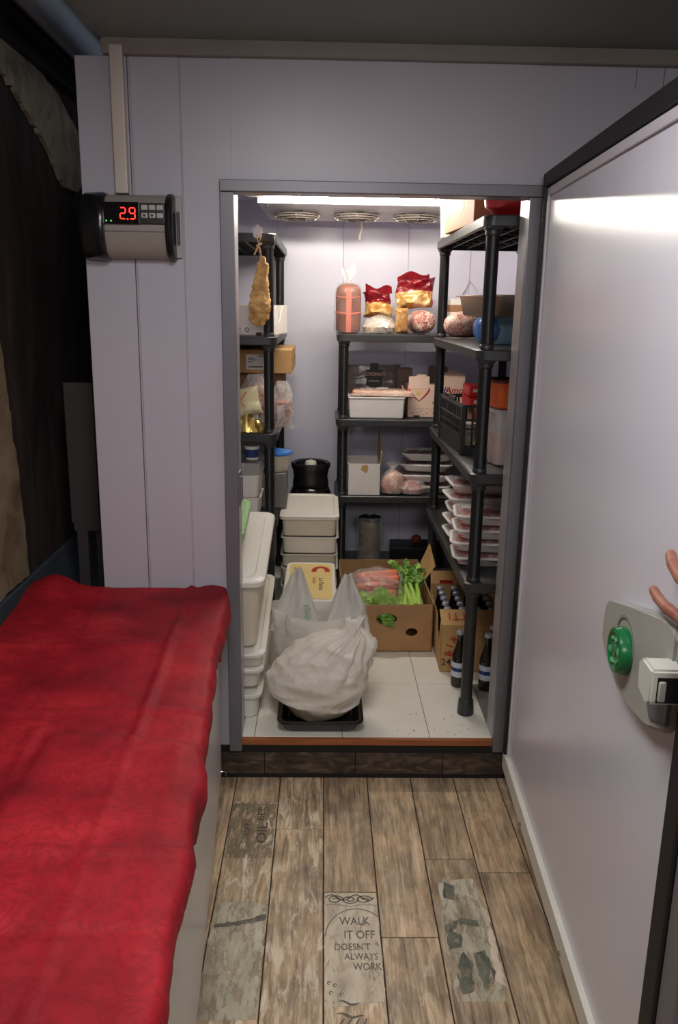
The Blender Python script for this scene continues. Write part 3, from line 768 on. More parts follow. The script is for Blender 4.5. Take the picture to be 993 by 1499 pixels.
# ------------------------------------------------------------------ evaporator, lamp, drain
ev = thing('evaporator', 'white ceiling-mounted cooling unit with three round fans underneath', 'cooling unit', (0, 0, 0))
m_ev = mat('evaporator_white', C(214, 212, 216), .4)
eb = MB().loft([[(-.30, 3.86, 2.036), (.80, 3.86, 2.036), (.80, 4.35, 2.012), (-.27, 4.35, 2.012)], [(-.30, 3.86, 2.128), (.80, 3.86, 2.128), (.80, 4.45, 2.128), (-.27, 4.45, 2.128)]])
part('casing', eb, m_ev, ev)
for fx in (-.135, .150, .435):
    g = MB()
    for r_, zz in ((.108, 2.016), (.108, 2.006), (.088, 1.999), (.066, 1.996), (.045, 1.994)):
        g.tube([(fx+math.cos(2*PI*k/28)*r_, 4.14+math.sin(2*PI*k/28)*r_, zz) for k in range(29)], .003, 5)
    for k in range(4):
        a = k*PI/4
        g.tube([(fx+math.cos(a)*.108, 4.14+math.sin(a)*.108, 2.012), (fx+math.cos(a)*.09, 4.14+math.sin(a)*.09, 1.996), (fx-math.cos(a)*.09, 4.14-math.sin(a)*.09, 1.996), (fx-math.cos(a)*.108, 4.14-math.sin(a)*.108, 2.012)], .003, 5)
    gd = part('fan_guard', g, mat('guard_steel', C(160, 150, 142), .35, .6) if fx < -.1 else bpy.data.materials['guard_steel'], ev, 'round wire guard')
    b = MB()
    for k in range(5):
        a = 2*PI*k/5
        b.prism([(.02, -.012), (.095, -.035), (.098, .02), (.02, .012)], -.001, .001, M=T3(fx, 4.14, 2.022, 0, 0, a) @ T3(0, 0, 0, .35))
    b.lathe([(.03, -.012), (.03, .008)], 16, c=(fx, 4.14, 2.018))
    part('fan', b, m_black, gd, 'dark fan blades')
part('bolt', MB().lathe([(.007, 0), (.007, -.006), (.002, -.008)], 10, c=(-.262, 3.93, 2.033)), m_ink, ev)
lm = thing('tube_light', 'long lit white tube lamp under the cold room ceiling', 'lamp', (.12, 3.74, 2.07))
part('housing', MB().box(-.45, .62, -.028, .028, -.012, .058, .005, 2), m_white, lm)
part('end_cap', MB().box(-.46, -.36, -.032, .032, -.022, .040, .004, 2), m_white, lm)
tb = MB(); tb.tube([(x, 0, 0) for x in (-.365, 0, .62)], .013, 16, M=T3(0, -.006, -.024))
part('tube', tb, emit('tube_glow', (1.0, .93, .80, 1), 145.0), lm, 'glowing tube')
dp = thing('drain_pipe', 'short white drain pipe hanging below the middle fan', 'pipe', (.183, 4.36, 1.93))
part('pipe', MB().tube([(0, 0, .16), (0, 0, .12), (.002, .01, .05), (-.006, .02, .01)], .007, 10), m_white, dp)
part('valve', MB().lathe([(.010, .095), (.013, .10), (.013, .145), (.010, .15)], 14), mat('brass_valve', C(170, 140, 90), .35, .6), dp, 'brass fitting')
part('pipe_end', MB().lathe([(.010, 0), (.011, .004), (.010, .02), (.006, .024)], 12, c=(-.006, .02, -.006)), mat('pipe_end_grey', C(150, 145, 140), .5), dp)

# ------------------------------------------------------------------ black plastic shelving
def shelf_mesh(hx, hy, h=.036):
    mb = MB(); r = .035
    g = [rr(hx-.004, hy-.004, r, -h, 5), rr(hx, hy, r, -h+.003, 5), rr(hx, hy, r, -.004, 5), rr(hx-.004, hy-.004, r, 0, 5)]
    mb.loft(g, cap0=False)
    mb.loft([rr(hx-.004, hy-.004, r, -h, 5), rr(hx-.010, hy-.010, r, -h, 5), rr(hx-.010, hy-.010, r, -.008, 5)], cap0=False, cap1=True)
    for k in range(-2, 3):
        mb.box(hx*k*.34-.003, hx*k*.34+.003, -hy+.01, hy-.01, -h+.008, -.007)
    for k in range(-3, 4):
        mb.box(-hx+.01, hx-.01, hy*k*.25-.003, hy*k*.25+.003, -h+.012, -.007)
    for sx in (-1, 1):
        for sy in (-1, 1): mb.box(sx*(hx-.036)-.030, sx*(hx-.036)+.030, sy*(hy-.036)-.030, sy*(hy-.036)+.030, -h-.012, -.006, .012, 3)
    for sx in (-1, 1): mb.box(sx*hx-.0012-.001*sx, sx*hx+.0012-.001*sx, -.012, .012, -h+.006, -.006)
    return mb
def post_mesh(z0, z1, lev):
    p = [(.012, z0), (.030, z0), (.031, z0+.006), (.027, z0+.055), (.0215, z0+.06)]
    for z in lev:
        p += [(.0215, z-.062), (.0255, z-.058), (.026, z-.012), (.0215, z-.010)]
        if z+.02 < z1: p += [(.0215, z+.002), (.0245, z+.003), (.0245, z+.012), (.0215, z+.016)]
    p = [(r, z) for r, z in p if z <= z1-.002]+[(.0215, z1-.002), (.018, z1)]
    mb = MB().lathe(p, 22)
    z = z0+.1
    while z < z1-.05:
        mb.box(-.0012, .0012, -.0220, -.02, z, z+.003); z += .045
    return mb
def shelving(label, cx, cy, hx, hy, levels, front):
    root = thing('shelving_unit', label, 'shelving unit', (cx, cy, 0), group='black plastic shelving units')
    me = None
    for z in levels:
        if me is None: o = part('shelf', shelf_mesh(hx, hy), m_blackplastic, root); me = o.data
        else:
            o = bpy.data.objects.new('shelf', me); COL.objects.link(o); o.parent = root
        o.location = (0, 0, z)
    pm = None
    for sx in (-1, 1):
        for sy in (-1, 1):
            if pm is None: o = part('post', post_mesh(Z0, max(levels)-.006, levels), m_blackplastic, root); pm = o.data
            else:
                o = bpy.data.objects.new('post', pm); COL.objects.link(o); o.parent = root
            o.location = (sx*(hx-.036), sy*(hy-.036), 0)
    return root
S1, S2, S3, S4, S5 = 1.886, 1.467, 1.052, .660, .250
shelving('tall black plastic shelving unit along the right wall beside the doorway', .715, 3.295, .212, .575, (S1, S2, S3, S4), 0)
shelving('tall black plastic shelving unit on the left with a ham hanging from it', -.412, 4.06, .212, .50, (S1, S2, S3, S4), 0)
shelving('lower black plastic shelving unit against the back wall topped by snack bags', .53, 4.27, .465, .20, (S2, S3, S4, S5), 0)
# ------------------------------------------------------------------ left unit contents
# ham on a string
hm = thing('cured_ham', 'small tan cured ham hanging on twine from the left shelving unit', 'ham', (-.268, 3.50, 1.51))
t = NT('ham_skin'); v = t.coord()
col = t.ramp(t.noise(18, 6, v, dist=1), [(.3, C(158, 112, 62)), (.5, C(212, 166, 100)), (.7, C(236, 202, 142))])
m_ham = t.end(t.bsdf(col, .6, 0, t.bump(t.noise(34, 5, v), .8, .008)))
hp_ = [(.004, -.002), (.022, .008), (.040, .035), (.046, .07), (.045, .10), (.038, .14), (.029, .18), (.024, .215), (.021, .25), (.018, .268), (.012, .278), (.003, .282)]
hb = MB()
prof = []
for (r_, z) in hp_: prof.append((r_, z))
rings = []
N = 60
for j in range(N+1):
    z = -.002+.284*j/N
    for (ra, za), (rb, zb) in zip(hp_, hp_[1:]):
        if za <= z <= zb+1e-9: r_ = ra+(rb-ra)*(z-za)/(zb-za); break
    cx = -.004+.018*(z-.05)/.2 if z > .05 else -.004
    rings.append([(cx+math.cos(2*PI*k/32)*r_*1.0, math.sin(2*PI*k/32)*r_*.8, z) for k in range(32)])
hb.loft(rings); hb.rough(.009, 24, 2); hb.rough(.005, 70, 5)
part('meat', hb, m_ham, hm, angle=60)
tw = MB()
tw.tube([(.008, -.01, .262), (.004, -.014, .30), (.0, -.012, .325), (-.008, -.01, .36), (.0, .045, .380), (.004, .085, .3785)], .0022, 6)
tw.tube([(.016, -.008, .262), (.008, -.012, .30), (.002, -.013, .325), (.010, -.01, .36), (.006, .045, .381), (.008, .085, .3785)], .0022, 6)
tw.tube([(.002, -.014, .325), (-.010, -.018, .30), (-.018, -.018, .285)], .004, 6)
tw.tube([(-.008, -.014, .318), (.004, -.018, .324), (.012, -.013, .330)], .0045, 6)
part('twine', tw, m_string, hm)
tg = MB().prism([(-.02, .372), (.0, .392), (.022, .375), (.014, .345), (-.004, .335), (-.018, .345)], -.001, .001, M=T3(-.004, -.005, .012) @ Mx)
part('tag', tg, m_paper, hm, 'folded white paper tag', smooth=False)

# printed white display carton on the second shelf
bx = thing('display_carton', 'open white printed carton on the second shelf behind the hanging ham', 'box', (-.385, 3.872, S2+.001), R(-7))
w = MB()
w.box(-.185, .185, -.2, -.197, 0, .128).box(-.185, .185, .197, .2, 0, .13).box(-.185, .185, -.2, .2, 0, .004).box(-.185, -.182, -.2, .2, 0, .125)
part('carton_body', w, m_cardwhite, bx, smooth=False)
sd_ = MB().prism([(-.2, 0), (.2, 0), (.2, .13), (.08, .13), (-.02, .05), (-.09, .128), (-.2, .128)], .182, .185, M=Matrix(((0, 0, 1, 0), (1, 0, 0, 0), (0, 1, 0, 0), (0, 0, 0, 1))))
part('cut_side', sd_, m_cardwhite, bx, smooth=False)
pr = MB()
for x in (.035, .075): 
    pr.tube([(x+math.cos(a)*.0085, -.2004, .024+math.sin(a)*.0085) for a in [k*PI/7 for k in range(15)]], .0016, 4)
part('printed_symbol', pr, m_ink, bx)
pr = MB().box(-.03, .0, -.2008, -.2, .055, .056)
for z in (.075, .068, .060, .052): pr.box(-.03, .005, -.2006, -.2, z, z+.0025)
part('printed_lines', pr, mat('grey_print', C(150, 148, 146), .6), bx, smooth=False)
for a_, b_ in ((-.04, -.01), (.115, .14)): part('foot_slot', MB().box(a_, b_, -.2012, -.199, .0, .014), m_ink, bx, 'dark slot at the foot', smooth=False)

# stacked cartons, third level
def carton(name, label, cat, x0, x1, y0, y1, z0, z1, m, rz=0, tape=True, group=None, tabs=None):
    c_ = thing(name, label, cat, ((x0+x1)/2, (y0+y1)/2, z0), rz, group)
    hx, hy, h = (x1-x0)/2, (y1-y0)/2, z1-z0
    part('carton_body', MB().box(-hx, hx, -hy, hy, 0, h, .004, 2), m, c_)
    mb = MB().box(-hx, hx, -.001, .001, h-.0002, h+.0008).box(hx-.0002, hx+.0008, -hy+.004, hy-.004, h*.52, h*.52+.002)
    part('flap_seam', mb, m_ink, c_)
    return c_, hx, hy, h
c1, hx, hy, h = carton('carton', 'sealed brown carton at the back of the left unit under the other carton', 'box', -.60, -.20, 4.0, 4.45, S3+.001, 1.284, m_card_d)
c2, hx, hy, h = carton('carton', 'brown carton with white shipping label, topmost in the left unit', 'box', -.60, -.15, 3.92, 4.42, 1.285, 1.395, m_card_y)
part('shipping_label', MB().box(.01, .115, -hy-.0008, -hy+.001, .018, .088), m_paper, c2, 'white shipping label', smooth=False)
pr = MB()
for z, a, b in ((.078, .07, .1), (.068, .02, .05), (.06, .02, .06), (.05, .02, .045), (.03, .02, .09), (.024, .02, .09)): pr.box(a, b, -hy-.0013, -hy, z, z+.003)
part('label_print', pr, m_ink, c2, smooth=False)

m_cream_pack = blotch('cream_paper_pack', [(.35, C(196, 184, 140)), (.55, C(218, 208, 166)), (.7, C(230, 224, 196))], 14, .45, .4)
pk = thing('cheese_pack', 'cream vacuum pack with an orange cross leaning on the third left shelf', 'food pack', (-.345, 3.62, 1.118), rot=(R(-18), R(-12), R(6)))
part('wrapper', pillow(MB(), .17, .125, .05, seed=3, amp=.006), m_cream_pack, pk)
cr_ = MB().tube([(-.045, -.036, .025), (-.01, -.037, .062), (.03, -.035, .10)], .0028, 5).tube([(-.02, -.036, .085), (-.004, -.037, .06), (.012, -.035, .035)], .0024, 5)
part('printed_cross', cr_, mat('orange_print', C(206, 112, 70), .5), pk)
solo('cheese_pack', pillow(MB(), .18, .09, .06, seed=9, amp=.008), mat('white_wrap', C(206, 204, 200), .4), 'white wrapped pack lying under the cream cross-marked pack', 'food pack', (-.375, 3.64, S3+.004), rot=(R(-14), 0, 0))
gf = MB().grid(26, 22, lambda u, v: ((u-.5)*.145, (v-.5)*.13, max(0, .085*(1-((u-.5)/.5)**2)*(1-((v-.5)/.5)**2)+.03*noise.noise(Vector((u*5, v*5, 8)))+.012*abs(noise.noise(Vector((u*14, v*14, 3)))))))
gf.loft([[(-.072, -.065, 0), (.072, -.065, 0), (.072, .065, 0), (-.072, .065, 0)], [(-.071, -.064, .001), (.071, -.064, .001), (.071, .064, .001), (-.071, .064, .001)]])
solo('foil_pack', gf, m_gold, 'crumpled gold foil pack on the third left shelf near the front post', 'food pack', (-.337, 3.64, S3+.002))
sn = thing('snack_bag', 'clear bag of reddish snacks behind the cream pack on the left shelf', 'food bag', (-.30, 3.78, S3+.002))
part('contents', MB().lathe([(.01, 0), (.055, .01), (.065, .08), (.055, .15), (.03, .19), (.005, .2)], 24, sx=1, sy=.7).rough(.012, 22, 4), blotch('red_snack', [(.35, C(120, 50, 40)), (.5, C(190, 110, 90)), (.66, C(224, 190, 170))], 40, .4, .6), sn)
part('bag_film', pillow(MB(), .17, .24, .11, seed=12, amp=.012, neck=.7), m_film2, sn, 'clear plastic bag')
sl_ = thing('salami_bag', 'clear bag of sliced salami at the right end of the third left shelf', 'food bag', (-.185, 3.72, S3+.002))
sm = MB(); rnd = random.Random(4)
for k in range(9):
    sm.lathe([(.001, 0), (.045, 0), (.045, .007), (.001, .008)], 20, sx=.8, M=T3(rnd.uniform(-.006, .006), rnd.uniform(-.006, .006), .016+k*.0125, R(rnd.uniform(-14, 14)), R(rnd.uniform(-10, 10)), 0))
part('salami_slices', sm, m_sausage, sl_)
part('bag_film', pillow(MB(), .115, .215, .10, seed=15, amp=.012, neck=.62), m_film2, sl_, 'clear plastic bag')
solo('plastic_sleeve', MB().shell(3, 14, lambda u, v: (.012*math.sin(v*3)+.02*v+.03*u, -.02+.05*u, .12*v+.004*noise.noise(Vector((u*3, v*6, 2)))), .0012), m_film2, 'clear plastic sleeve drooping over the edge of the third left shelf', 'plastic sheet', (-.222, 3.585, S3+.001))

# fourth level: foam tubs, cup, bowl
def foam_tub(name, label, x, y, z, hx, hy, h, rz=0, group=None):
    r_ = thing(name, label, 'tub', (x, y, z), rz, group)
    part('tub_body', pan(MB(), hx, hy, h, .006, .018, .94, .004, .006), m_foam, r_)
    return r_
foam_tub('foam_tub', 'white tub holding up the lidded tub on the fourth left shelf', -.405, 3.75, S4+.001, .125, .17, .098)
ft = foam_tub('foam_tub', 'white tub with a clear lid and a blue cup standing on it', -.405, 3.735, S4+.1005, .126, .172, .105)
part('clear_lid', cover(MB(), .132, .179, .1055, .055, .02, .012, .003), m_clearbox, ft, 'raised clear lid')
part('red_contents', MB().lathe([(.04, 0), (.038, .02), (.01, .03)], 16, c=(-.005, -.06, .06)).rough(.004, 40), m_red, ft)
cu_ = thing('yoghurt_cup', 'small white cup with a blue band on the clear lid', 'cup', (-.318, 3.65, .9225))
part('cup_body', MB().lathe([(.026, 0), (.028, .002), (.0335, .058), (.036, .058), (.036, .063), (.001, .0635)], 28), m_white, cu_)
part('blue_band', MB().lathe([(.0292, .012), (.0335, .048), (.0342, .048), (.0299, .012)], 28, cap0=False, cap1=False), m_labelblue, cu_, 'dark blue printed band')
bw = thing('deli_bowl', 'cream tub with a blue film lid at the right edge of the fourth left shelf', 'tub', (-.212, 3.86, S4+.17))
part('bowl_body', MB().lathe([(.042, 0), (.046, .004), (.058, .078), (.062, .08), (.062, .086), (.056, .086), (.044, .006), (.001, .005)], 30), m_cream, bw)
part('blue_lid', MB().lathe([(.066, .080), (.070, .086), (.066, .095), (.045, .101), (.001, .104)], 30).rough(.004, 30, 3), m_blue, bw, 'bright blue lid')
solo('storage_box', MB().box(-.06, .055, -.10, .11, 0, .168, .006, 2), mat('dim_grey_box', C(120, 116, 112), .5), 'grey box under the blue-lidded tub on the left shelf', 'box', (-.225, 3.89, S4+.001))

# ------------------------------------------------------------------ leaning stack of tubs on the floor, left
def lidded_tub(label, hx, hy, h, m, place, rot, lid=True, group=None, ld=.02):
    r_ = thing('plastic_tub', label, 'tub', place, rot=rot, group=group)
    part('tub_body', pan(MB(), hx, hy, h, .003, .03, .93, .007), m, r_)
    if lid: part('tub_lid', cover(MB(), hx+.011, hy+.011, h-.004, .014, .035, ld, .004), m_white, r_, 'white snap-on lid')
    return r_
TL = R(8.5)
lidded_tub('bottom white tub of the leaning stack inside the left door jamb', .098, .30, .088, m_white, (-.318, 3.00, Z0+.001), (0, 0, 0))
base = Vector((-.316, 2.722, .250))
def lean(hh, off=0): # centre of a tub whose front foot sits hh up along the tilted stack
    Rm = Euler((TL, 0, 0)).to_matrix()
    return base+Rm @ Vector((off, .305, hh))
lidded_tub('second white tub up in the leaning stack inside the left jamb', .102, .30, .075, m_white, lean(0), (TL, 0, 0))
lidded_tub('third white tub up, directly under the tall cream bin', .104, .305, .055, m_white, lean(.088, .006), (TL, 0, 0))
bn = thing('storage_bin', 'tall cream bin with lid leaning atop the white tubs by the left jamb', 'bin', lean(.160, -.008), rot=(TL, 0, 0))
part('bin_body', pan(MB(), .118, .30, .265, .004, .035, .80, .008), m_cream, bn)
part('bin_lid', cover(MB(), .132, .315, .258, .020, .042, .034, -.006), m_white, bn, 'white lid with a raised middle')
part('contents', MB().loft([rr(.092, .275, .03, .012), rr(.0985, .283, .03, .085)]), mat('dough', C(186, 170, 140), .6), bn)
Rm = Euler((TL, 0, 0)).to_matrix()
gt = thing('food_container', 'clear container with a pale green lid on top of the tall cream bin', 'container', lean(.160, -.034)+Rm @ Vector((0, -.02, .287)), rot=(TL, 0, 0))
part('container_body', pan(MB(), .066, .165, .085, .003, .022, .86, .004), m_clearbox, gt, 'clear box')
part('lid', cover(MB(), .077, .178, .083, .028, .042, .018, .004), m_palegreen, gt, 'pale green lid')
part('food', MB().loft([rr(.048, .105, .02, .008), rr(.052, .108, .02, .045)]).rough(.006, 40), mat('pale_food', C(196, 186, 160), .5), gt)

# ------------------------------------------------------------------ keg, centre stack
kg = thing('beer_keg', 'black keg with a rubber collar standing behind the stack of white tubs', 'keg', (-.063, 4.33, Z0+.001))
m_keg = mat('keg_black', C(24, 20, 19), .16, 0, spec=.7)
part('keg_body', MB().lathe([(.085, 0), (.10, .004), (.112, .02), (.116, .05), (.116, .43), (.112, .47), (.098, .505), (.07, .525), (.02, .53), (.001, .53)], 40), m_keg, kg)
part('collar', MB().lathe([(.086, .50), (.096, .515), (.095, .54), (.090, .565), (.096, .60), (.106, .622), (.106, .636), (.097, .642), (.084, .634), (.078, .60), (.076, .54), (.08, .51)], 40, cap0=False, cap1=False), m_black, kg, 'black rubber collar')
vv = MB().lathe([(.046, .53), (.046, .612), (.044, .618), (.032, .620), (.030, .640), (.026, .646), (.012, .647), (.010, .652), (.001, .652)], 28)
part('valve', vv, m_white, kg, 'white valve cap')
sg = 'white trays of the centre stack'
zz = Z0+.001
names = ['bottom white tray of the centre stack in front of the keg', 'white tray second from the bottom of the centre stack', 'white tray third from the bottom of the centre stack',
         'white tray fourth from the bottom of the centre stack', 'white tray just below the lidded one of the centre stack', 'lidded white tray at the top of the centre stack']
hts = [.085, .085, .085, .066, .082, .088]
for i, (nm, hh) in enumerate(zip(names, hts)):
    cxo = (.0, -.004, .003, -.003, .004, .0)[i]
    r_ = thing('stacking_tray', nm, 'tray', (-.058+cxo, 3.90, zz), rz=R((0, .6, -.5, .7, -.6, 0)[i]), group=sg)
    part('tray_body', pan(MB(), .127, .226, hh, .003, .022, .965, .008, .005), m_cream if i % 2 else m_white, r_)
    if i == 5: part('tray_lid', cover(MB(), .139, .238, hh-.004, .018, .026, .022, .005), m_white, r_, 'white lid with a raised border')
    if i == 2: part('small_label', MB().box(-.012, .012, -.2262, -.22, .055, .068), m_ink, r_, 'small dark label')
    zz += hh+.0012
# white crate + ice cream tub
wc = thing('plastic_crate', 'low white crate on the floor under the yellow-labelled tub', 'crate', (-.045, 3.37, Z0+.001))
part('crate_body', pan(MB(), .118, .245, .170, .004, .02, .97, .006), m_white, wc)
it = thing('gelato_tub', 'white tub with a yellow and red label behind the carrier bags', 'tub', (-.048, 3.365, Z0+.172))
part('tub_body', pan(MB(), .103, .245, .120, .003, .025, .93, .004), m_white, it)
part('tub_lid', cover(MB(), .110, .252, .116, .016, .028, .010, .002), m_white, it, 'white lid')
m_yel = mat('label_yellow', C(228, 200, 130), .45, var=.05)
lb = MB().loft([rr(.094, .232, .02, .1305), rr(.094, .232, .02, .1312)])
lab = part('lid_label', lb, m_yel, it, 'yellow printed label', smooth=False)
em = MB(); ribbon(em, [(.045+math.cos(a)*.030, .128+math.sin(a)*.055) for a in [PI*(k-1)/14 for k in range(17)]], .022, .1318)
part('red_emblem', em, m_redpaint, lab, 'red arched emblem', smooth=False)
letters('brand_lettering', 'La Panna', .052, m_ink, lab, (.048, -.045, .1316), (0, 0, -PI/2), sx=.85, sy=.6, shear=.2)
letters('red_lettering', 'Gelato', .034, m_redpaint, lab, (.018, .0, .1316), (0, 0, -PI/2), sx=.9, sy=.7, shear=.2)
sq = MB()
for a in range(4): sq.box(-.075, -.047, .15+a*.014, .152+a*.014, .1312, .1316)
sq.box(-.076, -.0745, .145, .197, .1312, .1316).box(-.0475, -.046, .145, .197, .1312, .1316)
part('small_print', sq, mat('print_brown', C(150, 124, 76), .5), lab, smooth=False)
# ------------------------------------------------------------------ carrier bags in and behind the black tray
bt = thing('roasting_tray', 'black rectangular tray at the sill holding the front carrier bag', 'tray', (.002, 2.728, Z0+.001))
part('tray_body', pan(MB(), .140, .135, .048, .003, .028, .9, .012), mat('enamel_black', C(26, 22, 20), .18, spec=.7), bt)
def bag_surface(w, dp, h, top, nr=64, nz=60, seed=1, ridges=9, knot=None, rim=None, amp=.012, base_r=.62):
    """closed-bottom sack: rings from the foot up; top(a) = rim height factor, knot = where the cloth is gathered"""
    rings = []
    for j in range(nz+1):
        v = j/nz; ring = []
        for k in range(nr):
            a = 2*PI*k/nr; ca, sa = math.cos(a), math.sin(a)
            if v < .03: rad = base_r*(v/.03)**.5*.9+.02
            else: rad = min(1.0, base_r+ (1-base_r)*math.sin(min(1, (v-.03)/.30)*PI/2))
            taper = rim(v, a) if rim else 1
            x, y = ca*abs(ca)**-.12*w/2*rad*taper if abs(ca) > 1e-3 else 0, sa*dp/2*rad*taper
            z = h*v*(top(a)*(v**2)+(1-v**2)*.86)
            if knot:
                g = max(0, (v-.48)/.52); g = g*g*(3-2*g)
                x += (knot[0]-x)*g*.93; y += (knot[1]-y)*g*.93
                z = z*(1-g)+(h*.62+(knot[2]-h*.62)*g**.9)*g + .0
            p = Vector((x, y, z))
            fold = abs(math.sin(a*ridges/2+3*noise.noise(Vector((ca*1.4, sa*1.4, seed)))+v*1.5))
            fa = amp*(.25+1.1*max(0, v-.25))*(fold-.5)
            q = noise.noise_vector(p*16+Vector((seed, 0, 0)))*amp*.8+noise.noise_vector(p*38+Vector((0, seed, 0)))*amp*.35
            r2 = 1-abs(noise.noise(p*Vector((9, 9, 13)).x*.9+Vector((seed*2, 1, 3))))*2
            dirv = Vector((ca, sa, .15))
            p += dirv*(fa+amp*.5*r2*min(1, v*3))+q*min(1, v*5+.1)
            ring.append(p)
        rings.append(ring)
    return rings
def two_peak(a): # peaks towards +x and -x, dip between
    return .80+.34*abs(math.cos(a))**2.2-.10*(abs(math.sin(a))**6)
b2 = thing('carrier_bag', 'open white carrier bag with two upright handles, behind the knotted one', 'bag', (-.005, 3.0, Z0+.001))
def hand_rim(v, a): return 1-.10*max(0, v-.35)-.10*max(0, v-.72)*abs(math.cos(a))
mb = MB(); mb.loft(bag_surface(.385, .20, .325, lambda a: .92+.10*abs(math.cos(a))**2, seed=3, ridges=9, amp=.011, rim=hand_rim), cap0=True, cap1=False)
part('bag_film', mb, m_sack2, b2, angle=50)
for x0, x1, xa, zt, sd in ((-.192, .0, -.082, .475, 2), (.02, .196, .108, .45, 7)):
    for yy in (-.055, .05):
        def hf(u, v, x0=x0, x1=x1, xa=xa, zt=zt, sd=sd, yy=yy):
            zb = .235; f = v**1.15
            w_ = 1-f*.93
            x = (x0+(x1-x0)*u)*w_+(xa+(u-.5)*.012)*(1-w_)
            z = zb+(zt-zb)*v-.02*math.sin(PI*u)*v*(1-v)
            y = yy*(1-v)**.7+.016*math.sin(u*PI*2.5+sd)*(1-v*.5)+.010*noise.noise(Vector((u*4+sd, v*4, yy*9)))+.006*abs(math.sin(u*11+sd))*(v+.2)
            return (x, y, z)
        part('handle', MB().shell(18, 14, hf, .0009), m_sack2, b2, angle=60)
part('contents', MB().lathe([(.02, .004), (.12, .012), (.15, .07), (.145, .14), (.10, .19), (.01, .21)], 28, sx=1.05, sy=.52).rough(.018, 12, 3), mat('bread_tan', C(206, 184, 150), .7, var=.2), b2)
pg = MB()
for k in range(7): pg.box(-.03+.004*(k % 2), -.010+.003*(k % 3), -.0005, .0005, .255+k*.011, .262+k*.011)
pg.xf(T3(-.03, -.088, .02, R(-6)))
part('green_print', pg, mat('green_print', C(150, 180, 150), .5), b2, 'faded green print', smooth=False)
b1 = thing('carrier_bag', 'knotted full white carrier bag standing in the black tray', 'bag', (-.006, 2.735, Z0+.008))
b1.scale = (.90, .95, .96)
rings = []; NR, NZ = 84, 74
apex = Vector((.130, .0, .345))
for j in range(NZ+1):
    v = j/NZ; ring = []
    for k in range(NR):
        a = 2*PI*k/NR; ca, sa = math.cos(a), math.sin(a)
        prof = [(0, .02, 0), (.02, .40, .0), (.07, .66, .018), (.16, .86, .055), (.28, .99, .105), (.40, 1.0, .155), (.52, .94, .20), (.64, .80, .245), (.76, .60, .285), (.86, .38, .312), (.94, .19, .333), (.975, .13, .355), (1, .10, .375)]
        for p0, p1 in zip(prof, prof[1:]):
            if p0[0] <= v <= p1[0]+1e-9:
                f = (v-p0[0])/(p1[0]-p0[0]); rad = p0[1]+(p1[1]-p0[1])*f; z = p0[2]+(p1[2]-p0[2])*f; break
        cx = .135*max(0, min(1, (v-.40)/.5))**1.1
        low = .035*(1-v)*(1-min(1, v/.3)) if ca < 0 else 0
        x = cx+ca*.178*rad+(-.018 if ca < 0 else 0)*math.sin(PI*min(1, v*2)) ; y = sa*.135*rad
        z += .06*max(0, -ca)*math.exp(-((v-.07)/.10)**2)+.018*max(0, -ca)*math.sin(PI*v)
        p = Vector((x, y, z))
        g = max(0, min(1, (v-.30)/.5))
        fold = abs(math.sin(a*5.5+2.2*noise.noise(Vector((ca*1.5, sa*1.5, 4)))))
        fold2 = abs(math.sin(a*12+3*noise.noise(Vector((ca*2.5, sa*2.5, v*2)))))
        fa = (.026*(fold-.55)+.009*(fold2-.5))*g*min(1, rad*1.6)
        rd1 = 1-2*abs(noise.noise(Vector((x*9+y*4, y*9, z*13+1)))); rd2 = 1-2*abs(noise.noise(Vector((x*20, y*20+3, z*24))))
        p += Vector((ca, sa, .35))*(fa+(.017*rd1+.007*rd2)*min(1, v*6)*min(1, .35+rad))
        ring.append(p)
    rings.append(ring)
part('bag_film', MB().loft(rings, cap1=True), m_sack, b1, angle=45)
for (ox, tw_, hh, lean_) in ((.0, .3, .055, -.018), (.030, -.5, .06, .03)):
    part('handle', MB().shell(5, 22, lambda u, v: (.128+ox*.4+lean_*math.sin(v*PI)+(u-.5)*.028*(1-.3*math.sin(v*PI))*math.cos(tw_), (v-.5)*.045*(1+.5*math.sin(v*PI))+(u-.5)*.02*math.sin(tw_), .335+hh*math.sin(v*PI)**.7+.006*math.sin(u*7)), .0012), m_sack, b1)
tl_ = MB().shell(10, 24, lambda u, v: (.135+.055*v+.012*math.sin(u*8), -.05+.10*u+.01*math.sin(v*7), .345-.17*v+.012*math.sin(u*PI*3)*v+.025*math.sin(PI*u)), .0012)
part('loose_fold', tl_, m_sack, b1)
ctn = MB().lathe([(.02, .004), (.10, .010), (.128, .05), (.135, .10), (.11, .16), (.06, .20), (.01, .215)], 30, sx=1.05, sy=.82, c=(.0, 0, 0)).rough(.012, 14, 7)
part('contents', ctn, mat('bread_pale', C(214, 194, 162), .7, var=.2), b1)

